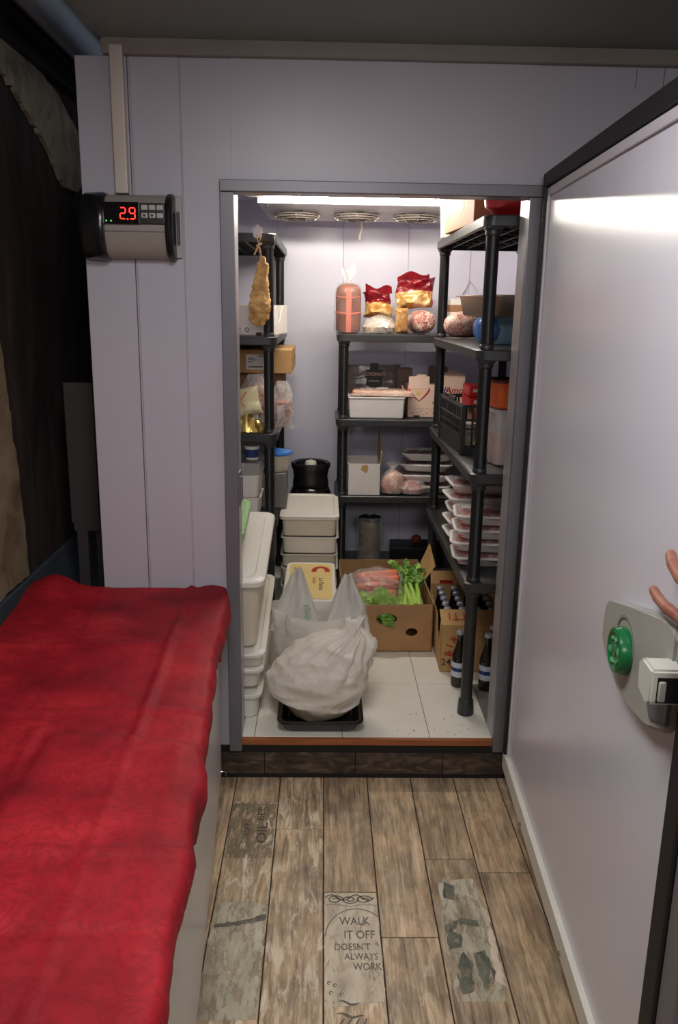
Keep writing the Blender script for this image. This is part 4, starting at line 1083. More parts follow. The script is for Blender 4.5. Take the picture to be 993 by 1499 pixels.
# ------------------------------------------------------------------ banana box with vegetables
bb = thing('banana_box', 'open brown cardboard box of celery and carrots on the cold room floor', 'box', (.284, 3.565, Z0+.001), R(1.0))
HX, HY, BH = .195, .262, .225
bd = MB()
def wall_with_holes(x0, x1, z0, z1, holes, thick, M):
    """board in XZ with oval openings: strips built round each hole on a grid"""
    nu, nv = 48, 28; vs = {}
    ins = lambda x, z: any(((x-hx_)/a)**2+((z-hz)/b)**2 < 1 for hx_, hz, a, b in holes)
    f = []
    for i in range(nu):
        for j in range(nv):
            xa, xb = x0+(x1-x0)*i/nu, x0+(x1-x0)*(i+1)/nu; za, zb = z0+(z1-z0)*j/nv, z0+(z1-z0)*(j+1)/nv
            if not ins((xa+xb)/2, (za+zb)/2): f.append((i, j))
    S = set(f); mb = bd
    def vert(i, j, s):
        key = (i, j, s)
        if key not in vs:
            x, z = x0+(x1-x0)*i/nu, z0+(z1-z0)*j/nv
            for hx_, hz, a, b in holes:   # snap the rim of a hole to the oval
                q = math.hypot((x-hx_)/a, (z-hz)/b)
                if .72 < q < 1.32: 
                    nb = [(i+di, j+dj) in S for di in (-1, 0) for dj in (-1, 0)]
                    if not all(nb): x, z = hx_+(x-hx_)/q, hz+(z-hz)/q
            vs[key] = mb.bm.verts.new(M @ Vector((x, s*thick, z)))
        return vs[key]
    for (i, j) in f:
        c_ = [(i, j), (i+1, j), (i+1, j+1), (i, j+1)]
        mb.bm.faces.new([vert(a, b, 0) for a, b in c_]); mb.bm.faces.new([vert(a, b, 1) for a, b in c_[::-1]])
        for (a, b), (di, dj) in zip(zip(c_, c_[1:]+c_[:1]), ((0, -1), (1, 0), (0, 1), (-1, 0))):
            if (i+di, j+dj) not in S: mb.bm.faces.new([vert(*b, 0), vert(*a, 0), vert(*a, 1), vert(*b, 1)])
wall_with_holes(-HX, HX, 0, BH-.01, [(-.005, .150, .046, .026), (.105, .090, .026, .019)], .005, T3(0, -HY, 0))
wall_with_holes(-HX, HX, 0, BH+.03, [(.02, .185, .042, .022)], .005, T3(0, HY-.005, 0))
bd.box(-HX, -HX+.005, -HY, HY, 0, BH+.015).box(HX-.005, HX, -HY, HY, 0, BH+.005).box(-HX, HX, -HY, HY, 0, .005)
part('box_body', bd, m_card, bb, angle=25)
fp = MB().shell(2, 2, lambda u, v: (HX-.002+.05*v, .02+.20*u, BH+.003+.12*v-.05*v*(1-u)), .004)
part('box_flap', fp, m_card_y, bb, 'raised side flap', smooth=False)
# celery: stalks and leaf tufts
def leaf(mb, c_, d_, up_, L, W, seed):
    c_, d_, up_ = Vector(c_), Vector(d_).normalized(), Vector(up_)
    s_ = d_.cross(up_).normalized(); n2 = s_.cross(d_)
    def fn(u, v):
        w = math.sin(PI*min(1, v*.92+.08))**.7*(1+.25*math.sin(v*22+seed))
        x = (u-.5)*W*w
        return tuple(c_+d_*(v*L)+s_*x+n2*(.35*abs(x)-.35*L*v*v*.5+.012*noise.noise(Vector((u*4, v*5, seed)))))
    mb.grid(4, 8, fn)
rnd = random.Random(11)
def celery(label, x, y, z, n, L, rz, rx, seed):
    c_ = thing('celery', label, 'celery', (x, y, z), rot=(R(rx), 0, R(rz)), group=None)
    st_ = MB(); lf = MB(); rn = random.Random(seed)
    for k in range(n):
        a = 2*PI*k/n; o = Vector((math.cos(a)*.022, 0, math.sin(a)*.016))
        p = [o*(.8+.9*f)+Vector((rn.uniform(-.004, .004)*f*3, L*f, .010*f*f)) for f in (0, .15, .35, .6, .8, 1.0)]
        st_.tube(p, [.011, .012, .010, .007, .005, .003], 8, flat=.7)
        for m_ in range(5):
            b = p[3+m_ % 3]
            leaf(lf, b, (rn.uniform(-.9, .9), .55, rn.uniform(-.05, .8)), (0, 0, 1), rn.uniform(.035, .062), rn.uniform(.026, .042), rn.random()*9)
    part('stalks', st_, m_stalk, c_); part('leaves', lf, m_leaf, c_, 'green leaves', angle=80)
celery('celery bunch standing nearest the right side wall of the brown box', .415, 3.345, .335, 7, .27, 2, 12, 2)
celery('celery bunch lying beside the carrots in the brown box', .355, 3.37, .325, 7, .25, -3, 16, 5)
# lettuce leaves along the front
lt = MB(); rn = random.Random(8)
for k in range(9):
    x = -.12+k*.019
    leaf(lt, (x, rn.uniform(-.03, .02), rn.uniform(.0, .025)), (rn.uniform(-.7, .7), rn.uniform(-.1, .5), rn.uniform(.25, .9)), (0, -1, .2), rn.uniform(.06, .10), rn.uniform(.06, .085), k*1.7)
solo('lettuce', lt, blotch('lettuce', [(.3, C(128, 176, 70)), (.5, C(170, 206, 104)), (.7, C(206, 226, 150))], 18, .4, .3), 'pale green lettuce leaves along the front of the brown box', 'lettuce', (.29, 3.36, .322), angle=80)
hg = MB(); leaf(hg, (-.035, -.004, .012), (1, -.12, .05), (0, -.3, 1), .075, .05, 2); leaf(hg, (.02, -.006, .012), (-.5, -.2, -.7), (0, -1, .2), .045, .06, 5)
solo('lettuce_leaf', hg, m_leaf, 'green leaf poking through the hand hole of the brown box', 'leaf', (.279, 3.305, .293), angle=80)
solo('packing_crumple', MB().lathe([(.01, 0), (.12, .005), (.145, .05), (.13, .10), (.05, .13), (.005, .135)], 28, sx=1.1, sy=1.4).rough(.02, 16, 4), blotch('lettuce_under', [(.3, C(92, 130, 52)), (.6, C(150, 190, 90))], 16, .5, .4), 'leafy greens filling the bottom of the brown box', 'lettuce', (.285, 3.57, Z0+.022))
# carrots in a clear bag
cb_o = Vector((.248, 3.475, .362))
rn = random.Random(6)
wh = ['topmost', 'left outer', 'right outer', 'front lower', 'rear lower', 'middle', 'second from the top']
for k, (dx, dy, dz, rz) in enumerate(((0, .01, .072, 18), (-.01, -.045, .040, 24), (.015, .055, .040, 6), (0, -.075, .008, 20), (0, .085, .008, 12), (.005, .0, .032, 15), (.01, -.03, .066, 2))):
    L = rn.uniform(.17, .20)
    cm = MB().tube([(-L/2+L*f, .006*math.sin(3*f+k), 0) for f in (0, .03, .1, .3, .6, .85, .97, 1)], [.007, .019, .024, .0235, .020, .015, .008, .002], 14)
    cm.rough(.0012, 60, k)
    solo('carrot', cm, m_carrot, '%s carrot in the clear bag inside the brown box' % wh[k], 'carrot', tuple(cb_o+Vector((dx, dy, dz))), rot=(0, R(4), R(rz+160)), group='carrots in the clear bag')
cf = MB().lathe([(.01, 0), (.075, .002), (.102, .035), (.096, .085), (.05, .112), (.006, .118)], 40, sx=1.25, sy=1.3)
cf.rough(.010, 22, 3); cf.rough(.005, 55, 5)
solo('carrot_bag', cf, film('carrot_film', (.95, .86, .84, 1), .13, .45, 34, .14, .7), 'crinkled clear bag holding the carrots in the brown box', 'bag', tuple(cb_o+Vector((0, 0, -.016))))
# beer carton and bottles
bc = thing('beer_carton', 'open tan beer carton of bottles on the floor under the right unit', 'box', (.625, 3.318, Z0+.001), R(-1))
CX, CY, CH = .130, .215, .205
w = MB().box(-CX, CX, -CY, -CY+.003, 0, CH).box(-CX, CX, CY-.003, CY, 0, CH+.03).box(CX-.003, CX, -CY, CY, 0, CH).box(-CX, CX, -CY, CY, 0, .003)
w.prism([(-CY, 0), (CY, 0), (CY, CH), (-.06, CH-.01), (-.09, CH-.07), (-.12, CH-.10), (-.15, CH-.08), (-.17, CH), (-CY, CH)], -CX, -CX+.003, M=Matrix(((0, 0, 1, 0), (1, 0, 0, 0), (0, 1, 0, 0), (0, 0, 0, 1))))
part('carton_body', w, m_card_y, bc, smooth=False)
fl1 = part('front_flap', MB().shell(1, 1, lambda u, v: ((u-.5)*2*CX, -CY+.003+.085*v, CH+.035*v), .003), m_card_y, bc, 'front flap', smooth=False)
letters('printed_letters', 'TTI', .056, m_redpaint, fl1, (-.060, -CY+.046, CH+.0226), (Matrix.Rotation(math.atan2(.035, .085), 3, 'X') @ Matrix.Rotation(PI, 3, 'Z')).to_euler(), sx=.78, sy=1.0, spacing=1.35)
fl2 = part('back_flap', MB().shell(1, 1, lambda u, v: ((u-.5)*2*CX, CY-.003+.02*v, CH+.03+.055*v), .003), m_card_y, bc, 'back flap', smooth=False)
part('printed_band', MB().box(-.09, -.03, CY-.006, CY-.0035, CH+.032, CH+.048), m_redpaint, fl2, smooth=False)
part('side_flap', MB().shell(1, 1, lambda u, v: (CX-.002+.02*v, (u-.5)*2*CY, CH+.10*v), .003), m_card_y, bc, smooth=False)
def arc_word(word, r_, cx, cz, a0, da, size):
    for k, ch in enumerate(word):
        a = a0-da*k
        letters('printed_letters', ch, size, m_redpaint, bc, (cx+math.cos(a)*r_, -CY-.0008, cz+math.sin(a)*r_), (PI/2, 0, 0), label=None).rotation_euler = Euler((PI/2, -(a-PI/2), 0), 'XYZ')
arc_word('BIRRA', .082, -.016, .085, R(182), R(23), .040)
arc_word('RIC', .062, -.03, .06, R(212), R(24), .026)
letters('printed_number', '24', .040, m_ink, bc, (-.106, -CY-.0008, .042), (PI/2, 0, 0))
def bottle_parts(root):
    p = [(.001, 0), (.026, 0), (.0295, .004), (.030, .012), (.030, .118), (.027, .135), (.017, .165), (.0135, .185), (.013, .215), (.0145, .217), (.0145, .226), (.012, .228), (.001, .228)]
    part('glass', MB().lathe(p, 26), m_glass_brown, root)
    part('body_label', MB().lathe([(.0303, .045), (.0303, .105), (.0300, .105)], 26, cap0=False, cap1=False), m_label, root, 'pale blue-grey paper label')
    part('label_band', MB().lathe([(.0305, .068), (.0305, .084), (.0302, .084)], 26, cap0=False, cap1=False), m_labelblue, root)
    part('crown_cap', MB().lathe([(.0158, .218), (.0162, .220), (.0150, .229), (.011, .2325), (.001, .2328)], 20), mat('crown_cap', C(190, 196, 214), .3, .5) if 'crown_cap' not in bpy.data.materials else bpy.data.materials['crown_cap'], root)
bt0 = thing('beer_bottle', 'dark labelled beer bottle on the floor left of the right unit front post', 'bottle', (.548, 2.985, Z0+.001), R(20), 'loose beer bottles on the floor')
bottle_parts(bt0)
for lab_, x, y in (('dark beer bottle just right of the right unit front post', .652, 2.955), ('dark beer bottle nearest the right door jamb', .722, 2.935), ('dark beer bottle behind the two right of the front post', .69, 3.04)):
    dup(bt0, (x, y, Z0+.001), (0, 0, R(40*x*10)), lab_)
k = 0
for yy in (-.09, -.025, .04, .105, .17):
    for xx in (-.092, -.030, .032, .094):
        p = Matrix.Rotation(R(-1), 4, 'Z') @ Vector((xx, yy, 0))
        dup(bt0, (.625+p.x, 3.318+p.y, Z0+.0045), (0, 0, k*.7), 'beer bottle with pale crown cap standing in the tan carton', 'beer bottles in the carton'); k += 1
# ------------------------------------------------------------------ back unit, top shelf
mo = thing('mortadella', 'pink mortadella in a clear bag at the left end of the back unit top', 'sausage', (.121, 4.22, S2+.001))
t = NT('mortadella'); v = t.coord()
col = t.ramp(t.noise(9, 5, v), [(.35, C(104, 52, 38)), (.6, C(146, 80, 60))])
m_mort = t.end(t.bsdf(col, .3, 0, t.bump(t.noise(40, 3, v), .2, .003)))
part('meat', MB().lathe([(.03, 0), (.056, .004), (.063, .02), (.064, .19), (.060, .215), (.045, .232), (.02, .24), (.001, .241)], 36), m_mort, mo)
br = MB().box(-.013, .013, -.0665, -.06, .004, .222, .001, 1)
for z, dz in ((.095, .0), (.10, .0), (.175, 0)): br.tube([(math.cos(a)*.0645, math.sin(a)*.0645, z+dz+.004*math.cos(a*2)) for a in [2*PI*k/32 for k in range(33)]], .0028, 5)
part('printed_band', br, mat('mort_print', C(206, 104, 80), .35), mo, 'salmon pink printed bands')
bf = MB()
rings = []
for z, r_ in ((0, .06), (.004, .072), (.03, .074), (.19, .073), (.222, .066), (.242, .045), (.250, .018), (.258, .012)):
    rings.append([(math.cos(2*PI*k/40)*r_*(1.12 if math.cos(2*PI*k/40) > .3 else 1), math.sin(2*PI*k/40)*r_, z) for k in range(40)])
bf.loft(rings, cap0=False, cap1=False); bf.rough(.003, 30, 3)
part('bag_film', bf, film('mort_film', (.9, .86, .84, 1), .05, .14, 16, .1, .5), mo, 'clear bag')
kn_ = MB()
for sx, hh in ((-1, .065), (1, .085)):
    kn_.shell(5, 8, lambda u, v: (sx*(.004+.022*v**.8)+(u-.5)*(.012+.026*math.sin(PI*min(1, v*.8+.1))), .01*math.sin(u*6), .250+hh*v), .001)
part('bag_neck', kn_, m_film2, mo, 'gathered ends of the bag')
def chips(label, x, y, z, w, h, d_, rot, seed, flip=False):
    c_ = thing('snack_bag', label, 'snack bag', (x, y, z), rot=rot)
    t = NT('snack_foil_%d' % seed); v = t.coord()
    sep = t.n('ShaderNodeSeparateXYZ'); t.l(v, sep.inputs[0])
    nz = t.noise(10, 3, v); hgt = t.math('ADD', sep.outputs[2], t.math('MULTIPLY', nz, .05))
    msk = t.math('GREATER_THAN', hgt, h*.58+.02)
    low = t.ramp(t.noise(26, 4, v), [(.3, C(150, 98, 44)), (.5, C(196, 146, 76)), (.68, C(226, 200, 150))])
    redc = t.ramp(t.noise(24, 3, v), [(.3, C(84, 8, 18)), (.62, C(136, 16, 28)), (.76, C(210, 170, 160))])
    mm = t.end(t.bsdf(t.mix(msk, low, redc), .24, .15, t.bump(t.noise(30, 3, v, dist=1), .5, .01), .6))
    part('bag_body', pillow(MB(), w, h, d_, 18, 26, seed, .026, None, .14, scale=15), mm, c_)
    part('torn_top', MB().shell(10, 5, lambda u, v_: ((u-.5)*w*.92, .012*math.sin(u*9+seed)+(.02 if v_ else 0)*v_, h*.97+.035*v_*(1+.4*math.sin(u*7+seed))), .0012), mm, c_)
    return c_
chips('red and yellow snack bag slumped beside the mortadella', .268, 4.27, S2+.075, .145, .135, .085, (R(-14), R(6), R(8)), 21)
pk2 = thing('nut_bag', 'clear bag with a white label under the slumped red and yellow snack bag', 'food bag', (.278, 4.20, S2+.002))
part('contents', MB().lathe([(.01, 0), (.062, .006), (.07, .03), (.05, .062), (.01, .075)], 26, sx=1.15, sy=.8).rough(.010, 26, 2), blotch('nuts', [(.35, C(170, 130, 96)), (.55, C(214, 186, 150)), (.7, C(236, 222, 200))], 50, .4, .6), pk2)
cfm = MB().lathe([(.01, 0), (.068, .004), (.078, .03), (.058, .07), (.012, .09)], 32, sx=1.15, sy=.9).rough(.008, 28, 6)
part('bag_film', cfm, m_film2, pk2, 'clear bag')
part('white_label', MB().box(-.018, .018, -.001, .001, -.015, .015, M=T3(.022, -.066, .045, R(-25), R(20), 0)), m_paper, pk2, 'white label', smooth=False)
sp = thing('snack_pack', 'narrow upright tan snack pack between clear bag and netted salami', 'snack bag', (.384, 4.17, S2+.002), rz=R(12))
part('pack', pillow(MB(), .066, .125, .04, 10, 16, 31, .006), blotch('tan_snack', [(.3, C(120, 76, 40)), (.5, C(190, 138, 84)), (.68, C(226, 196, 150))], 26, .25, .4), sp)
chips('large red and tan snack bag perched on the netted salami', .458, 4.27, S2+.125, .175, .145, .08, (R(-6), R(-5), R(-10)), 24)
part('red_side', MB().shell(3, 10, lambda u, v_: (.5, 4.23+.03*u, S2+.13+.115*v_) if False else (.078+.012*u+.004*math.sin(v_*9), -.03+.03*u, .005+.12*v_), .0015), m_red, [o for o in COL.objects if o.name.startswith('snack_bag')][-1], 'red gusset')
nm = MB()
N = 26
nm.loft([[(math.cos(2*PI*k/28)*r_, yy, math.sin(2*PI*k/28)*r_*.96) for k in range(28)] for yy, r_ in ((-.075, .004), (-.073, .028), (-.064, .047), (-.048, .056), (-.02, .060), (.05, .060), (.10, .05), (.125, .02), (.13, .004))])
nm.rough(.003, 30, 2)
sal = solo('netted_salami', nm, m_netmeat, 'round netted salami end-on under the perched red snack bag', 'salami', (.492, 4.235, S2+.060), rz=R(12))
nt2 = MB().loft([[(math.cos(2*PI*k/28)*r_, yy, math.sin(2*PI*k/28)*r_*.92) for k in range(28)] for yy, r_ in ((-.13, .012), (-.118, .035), (-.09, .056), (-.03, .066), (.03, .064), (.08, .05), (.115, .026), (.125, .006))])
nt2.rough(.005, 20, 6)
mbn = solo('netted_roast', nt2, m_netmeat, 'netted meat roll lying at the far end of the right unit second shelf', 'meat', (.655, 3.725, S2+.064), rot=(R(4), 0, R(-74)))
# small white carton behind
wb2, hx, hy, h = carton('carton', 'small white carton with a brown band behind the metal tray', 'box', .64, .80, 4.28, 4.42, S2+.001, S2+.175, m_cardwhite)
part('brown_band', MB().box(-hx-.001, hx+.001, -hy-.001, hy+.001, .11, .145), m_card_d, wb2, 'brown band', smooth=False)
lp = MB().tube([(-.048, -.008, -.125), (-.03, -.006, -.06), (0, -.004, 0), (.02, -.005, -.025), (.048, -.008, -.058)], [.006, .005, .004, .004, .005], 6, flat=.4)
lp.tube([(0, -.004, 0), (0, -.006, .10), (0, -.004, .387)], .0008, 4).tube([(0, -.006, .0), (.0, -.012, -.004), (0, -.001, -.002)], .003, 6)
solo('strap_loop', lp, m_white, 'white strap loop hanging on a thin cord against the back wall', 'strap', (.785, 4.594, 1.742))

# back unit second shelf
wt = thing('foam_box', 'white box carrying a pack of sliced meat, second shelf of the back unit', 'box', (.268, 4.19, S3+.001))
part('box_body', pan(MB(), .140, .10, .108, .005, .01, .965, .003, .004), m_foam, wt)
mp_ = thing('meat_pack', 'orange-pink vacuum pack of sliced meat lying on the white box', 'food pack', (.297, 4.155, S3+.111), rz=R(-3))
part('meat', MB().box(-.15, .15, -.05, .05, 0, .026, .010, 3).subdiv(3).rough(.004, 30, 3), m_sausage, mp_)
part('wrap', MB().shell(30, 10, lambda u, v: ((u-.5)*.33, (v-.5)*.13, .030*min(1, 6*min(u, 1-u, v, 1-v))+.004+.003*noise.noise(Vector((u*16, v*6, 1)))), .0006), film('pack_film', (1, .9, .82, 1), .08, .3, 30), mp_, 'clear film')
part('label', MB().box(-.025, .03, .0, .03, .036, .0368), m_paper, mp_, 'white label', smooth=False)
db = thing('salumi_bag', 'grey vacuum bag with a black badge behind the sliced meat pack', 'food bag', (.265, 4.36, S3+.10), rot=(R(-10), 0, 0))
part('bag_body', pillow(MB(), .30, .155, .07, 16, 22, 41, .010), mat('grey_pouch', C(128, 122, 120), .28, .2, var=.25, vscale=18, bump=.3, bscale=30), db)
bdg = [( -.055, .095), (-.04, .118), (-.022, .124), (-.02, .155), (.022, .155), (.024, .124), (.042, .118), (.057, .095), (.04, .07), (.045, .04), (.02, .028), (-.018, .028), (-.043, .04), (-.038, .07)]
bg = part('badge', MB().prism(bdg, .0, .0015, M=T3(.0, -.042, .0) @ Mx), m_ink, db, 'black badge', smooth=False)
letters('badge_lettering', 'GOVONATI', .026, mat('badge_text', C(226, 180, 170), .5), bg, (0, -.0442, .096), (PI/2, 0, 0), sx=.85)
part('badge_line', MB().box(-.028, .028, -.0445, -.0435, .058, .066), mat('badge_grey', C(150, 150, 150), .5), bg, smooth=False)
solo('foam_box', pan(MB(), .13, .05, .098, .004, .01, .96), m_foam, 'white box holding up the grey vacuum bag at the rear', 'box', (.265, 4.37, S3+.001))
da = thing('display_carton', 'pale pink carton with a red heart-like motif behind the right unit post', 'box', (.572, 4.215, S3+.004), R(1))
pb = MB()
pb.prism([(-.142, 0), (.142, 0), (.142, .225), (.108, .226), (.10, .236), (.060, .236), (.052, .226), (.035, .226), (.035, .165), (-.03, .165), (-.038, .170), (-.038, .205), (-.052, .206), (-.056, .216), (-.098, .216), (-.104, .206), (-.142, .204)], -.0, .003, M=T3(0, -.05, 0) @ Mx)
pb.box(-.142, .142, .09, .093, 0, .16).box(-.142, -.139, -.05, .093, 0, .16).box(.139, .142, -.05, .093, 0, .16).box(-.142, .142, -.05, .093, 0, .003)
pb.shell(1, 1, lambda u, v: (-.142-.03*v, -.05+.10*u, .10+.055*v), .002)
part('carton_body', pb, m_pinkcard, da, smooth=False)
mt = MB()
ribbon(mt, [(-.040, .148), (-.036, .138), (-.046, .122), (-.066, .100), (-.088, .080)][::-1], [.003, .007, .009, .009, .004], 0)
ribbon(mt, [(-.135, .146), (-.139, .136), (-.128, .120), (-.108, .098), (-.086, .080)][::-1], [.003, .007, .009, .009, .004], 0)
ribbon(mt, [(-.13, .140), (-.045, .143)], .0012, 0)
part('red_motif', mt.xf(T3(0, -.0537, 0, PI/2)), m_redpaint, da, 'red curved motif', smooth=False)
part('yellow_motif', MB().prism([(-.104, .128), (-.088, .136), (-.072, .128), (-.078, .114), (-.09, .108), (-.1, .114)], .0, .0004, M=T3(0, -.0535, 0) @ Mx), mat('motif_yellow', C(236, 196, 120), .5), da, smooth=False)
pr = MB()
rn = random.Random(2)
for k in range(34): 
    x, z = rn.uniform(-.13, .13), rn.uniform(.012, .034); pr.box(x, x+rn.uniform(.004, .012), -.0536, -.053, z, z+rn.uniform(.002, .005))
pr.box(-.14, .14, -.0536, -.053, .042, .0432)
part('printed_border', pr, mat('brown_print', C(186, 140, 112), .6), da, smooth=False)
part('green_motif', MB().lathe([(.001, 0), (.022, 0), (.022, .0006), (.001, .0006)], 20, sy=.35, M=T3(.0, -.0532, .072, PI/2)), mat('motif_olive', C(176, 166, 80), .6), da)
letters('brand_lettering', 'di', .046, m_labelblue, da, (.036, -.0538, .136), (PI/2, 0, 0), shear=.25)
letters('brand_lettering', 'Amo', .046, m_redpaint, da, (.088, -.0538, .136), (PI/2, 0, 0), shear=.25)
part('carton_foot', MB().box(-.112, -.082, -.056, -.052, 0, .009), m_ink, da, smooth=False)
solo('carton_brown', MB().box(-.04, .04, -.05, .05, 0, .235, .004, 2), mat('dim_card', C(120, 100, 92), .7), 'narrow dim carton standing behind the pale pink carton', 'box', (.425, 4.37, S3+.001)).name = 'carton'
solo('carton', MB().box(-.04, .05, -.05, .05, 0, .245, .004, 2), bpy.data.materials['dim_card'], 'dim carton at the rear between the two halves of the pink carton', 'box', (.60, 4.38, S3+.001))

# back unit third shelf
ob = thing('open_box', 'white cardboard box with brown flaps open on the back unit third shelf', 'box', (.213, 4.17, S4+.001), R(0))
w = MB().box(-.083, .083, -.09, -.087, 0, .165).box(-.083, -.080, -.09, .15, 0, .165).box(.080, .083, -.09, .15, 0, .165).box(-.083, .083, .147, .15, 0, .165).box(-.083, .083, -.09, .15, 0, .003)
part('box_body', w, m_cardwhite, ob, smooth=False)
fA = MB().shell(1, 1, lambda u, v: (.083+.004*v, -.085+.235*u, .16+(.06+.10*u)*v), .003)
part('box_flap', fA, m_card_y, ob, 'brown inner side of the right flap', smooth=False)
fB = MB().shell(1, 1, lambda u, v: (-.083-.006*v-.012*u*v, -.02+.16*u, .16+.075*v), .003)
part('box_flap', fB, m_card_y, ob, 'brown left flap', smooth=False)
part('torn_patch', MB().prism([(-.018, .135), (-.012, .156), (.012, .158), (.020, .15), (.015, .122), (.006, .118), (-.006, .128)], 0, .0006, M=T3(0, -.0902, 0) @ Mx), m_card_y, ob, 'torn brown patch', smooth=False)
mbg = thing('meat_bag', 'knotted clear bag of pale meat drooping over the third back shelf edge', 'food bag', (.362, 4.125, S4+.009))
part('meat', MB().lathe([(.01, 0), (.05, .008), (.062, .04), (.05, .085), (.02, .11), (.004, .115)], 28, sy=.8).rough(.010, 22, 3), m_sausage, mbg)
part('meat', MB().lathe([(.01, 0), (.05, .004), (.06, .025), (.045, .05), (.01, .062)], 26, sx=1.05, sy=.8, c=(.095, .0, 0)).rough(.009, 26, 9), m_meat, mbg)
q = MB().lathe([(.01, 0), (.056, .004), (.069, .04), (.056, .092), (.02, .118), (.010, .125), (.03, .15), (.034, .16)], 34, sy=.85, cap1=False).rough(.006, 30, 4)
q.lathe([(.01, 0), (.056, .002), (.068, .028), (.05, .058), (.008, .07)], 30, sx=1.15, sy=.85, c=(.10, .0, 0))
part('bag_film', q, m_film2, mbg, 'clear bag')
# meat trays: one kind, many copies
def meat_tray(name, label, loc, rot, seed, dark=False, big=1.0, group=None):
    r_ = thing(name, label, 'meat tray', loc, rot=rot, group=group)
    part('foam_tray', pan(MB(), .125*big, .092*big, .040, .004, .030, .86, .008, .004), m_foam, r_)
    ms = MB().grid(30, 24, lambda u, v: ((u-.5)*.222*big, (v-.5)*.155*big, .034-.022*max(abs(2*u-1)**6, abs(2*v-1)**6)+.010*noise.noise(Vector((u*7+seed, v*6, seed)))+.004*noise.noise(Vector((u*19, v*17, seed)))))
    part('meat', ms, m_meat_d if dark else m_meat, r_)
    part('film', MB().shell(12, 10, lambda u, v: ((u-.5)*.252*big, (v-.5)*.186*big, .042+.0035*math.sin(PI*u)*math.sin(PI*v)+.0015*noise.noise(Vector((u*9, v*9, seed)))), .0005), film('tray_film', (1, 1, 1, 1), .07, .16, 14, .1, .25) if 'tray_film' not in bpy.data.materials else bpy.data.materials['tray_film'], r_, 'clear film')
    part('label', MB().box(-.030, .030, -.018, .018, .0475, .0481, M=T3(-.072, .012, 0, 0, 0, R(-6))), m_paper, r_, 'white price label', smooth=False)
    return r_
g1 = 'meat trays stacked on the right unit'
t0 = meat_tray('meat_tray', 'bottom meat tray of the front stack on the right unit', (.628, 2.985, S4+.001), (0, 0, R(-5)), 1, group=g1)
pos = [(.622, 3.00, .052, -8, 'meat tray second from the bottom of the front stack on the right unit'), (.630, 2.995, .103, -4, 'meat tray just under the top of the front stack on the right unit'),
       (.632, 3.005, .154, -7, 'top meat tray with white label in the front stack on the right unit')]
for x, y, z, a, lb_ in pos: dup(t0, (x, y, S4+.001+z), (0, 0, R(a)), lb_)
t1 = meat_tray('meat_tray', 'bottom meat tray of the rear stack on the right unit', (.645, 3.29, S4+.001), (0, 0, R(2)), 5, group=g1)
for k, lb_ in enumerate(('meat tray second from the bottom of the rear stack on the right unit', 'meat tray third from the bottom of the rear stack on the right unit', 'meat tray fourth from the bottom of the rear stack on the right unit',
                         'topmost meat tray of the rear stack under the third shelf')):
    dup(t1, (.645+.006*math.sin(k*2.4), 3.29+.008*math.cos(k*1.7), S4+.001+.0525*(k+1)), (0, 0, R((3, -2, 4, 2)[k])), lb_)
t2 = meat_tray('meat_tray', 'bottom dark meat tray of the stack on the back unit third shelf', (.535, 4.23, S4+.001), (0, 0, R(-6)), 8, True, 1.05, 'dark meat trays on the back unit')
for k, lb_ in enumerate(('second dark meat tray of the stack on the back unit third shelf', 'third dark meat tray of the stack on the back unit third shelf', 'topmost dark meat tray of the stack on the back unit third shelf')):
    dup(t2, (.537+.006*k, 4.235-.004*k, S4+.001+.0565*(k+1)), (0, 0, R((-3, -9, -2)[k])), lb_)
# back unit lowest shelf
tn = thing('food_tin', 'tall gold tin wrapped in clear film on the lowest back shelf', 'tin', (.258, 4.27, S5+.001))
part('tin_body', MB().lathe([(.058, 0), (.060, .004), (.0575, .010), (.0575, .085), (.0585, .088), (.0575, .091), (.0575, .23), (.060, .234), (.060, .24), (.056, .24), (.055, .225), (.001, .224)], 36), mat('gold_tin', C(158, 136, 78), .3, .6, var=.2, vscale=10), tn)
part('dark_lid', MB().lathe([(.061, .232), (.063, .235), (.063, .248), (.058, .250), (.056, .243), (.001, .243)], 32), m_black, tn)
part('film_wrap', MB().lathe([(.064, .02), (.066, .1), (.07, .2), (.073, .25), (.07, .256)], 40, cap0=False, cap1=False).rough(.006, 24, 2), m_film, tn, 'clear film')
solo('tomato', MB().lathe([(.001, 0), (.018, .003), (.028, .018), (.027, .032), (.014, .044), (.004, .042), (.001, .040)], 24), mat('brown_tomato', C(120, 60, 36), .35), 'small brown-red tomato at the rear of the lowest back shelf', 'tomato', (.52, 4.33, S5+.09))
solo('storage_box', MB().box(-.14, .14, -.09, .09, 0, .088, .005, 2), m_black, 'black box under the tomato on the lowest back shelf', 'box', (.52, 4.32, S5+.001))

# ------------------------------------------------------------------ right unit top and second shelf
bk = thing('bucket', 'white tub with an orange print on top of the right unit', 'tub', (.567, 3.70, S1+.001))
part('tub_body', MB().lathe([(.065, 0), (.069, .004), (.076, .165), (.081, .166), (.081, .182), (.076, .186), (.001, .186)], 32), m_white, bk)
pr = MB().lathe([(.0702, .04), (.0742, .135), (.0746, .135), (.0706, .04)], 40, cap0=False, cap1=False)
bmesh.ops.delete(pr.bm, geom=[v for v in pr.bm.verts if v.co.y > -.02 or abs(v.co.x) > .055], context='VERTS')
part('printed_label', pr, mat('orange_print2', C(214, 130, 70), .5, var=.4, vscale=30), bk, 'orange and brown print')
pc = thing('carton', 'pale peach carton on the right unit beside the red bag', 'box', (.66, 3.26, S1+.001), R(4))
part('carton_body', MB().box(-.16, .16, -.24, .24, 0, .185, .004, 2), mat('peach_card', C(214, 160, 116), .65, var=.04), pc)
pr = MB()
for k, (a, b) in enumerate(((-.16, .02), (-.15, .0), (-.155, -.02))): pr.box(-.1606, -.16, a, b, .075-.012*k, .0775-.012*k)
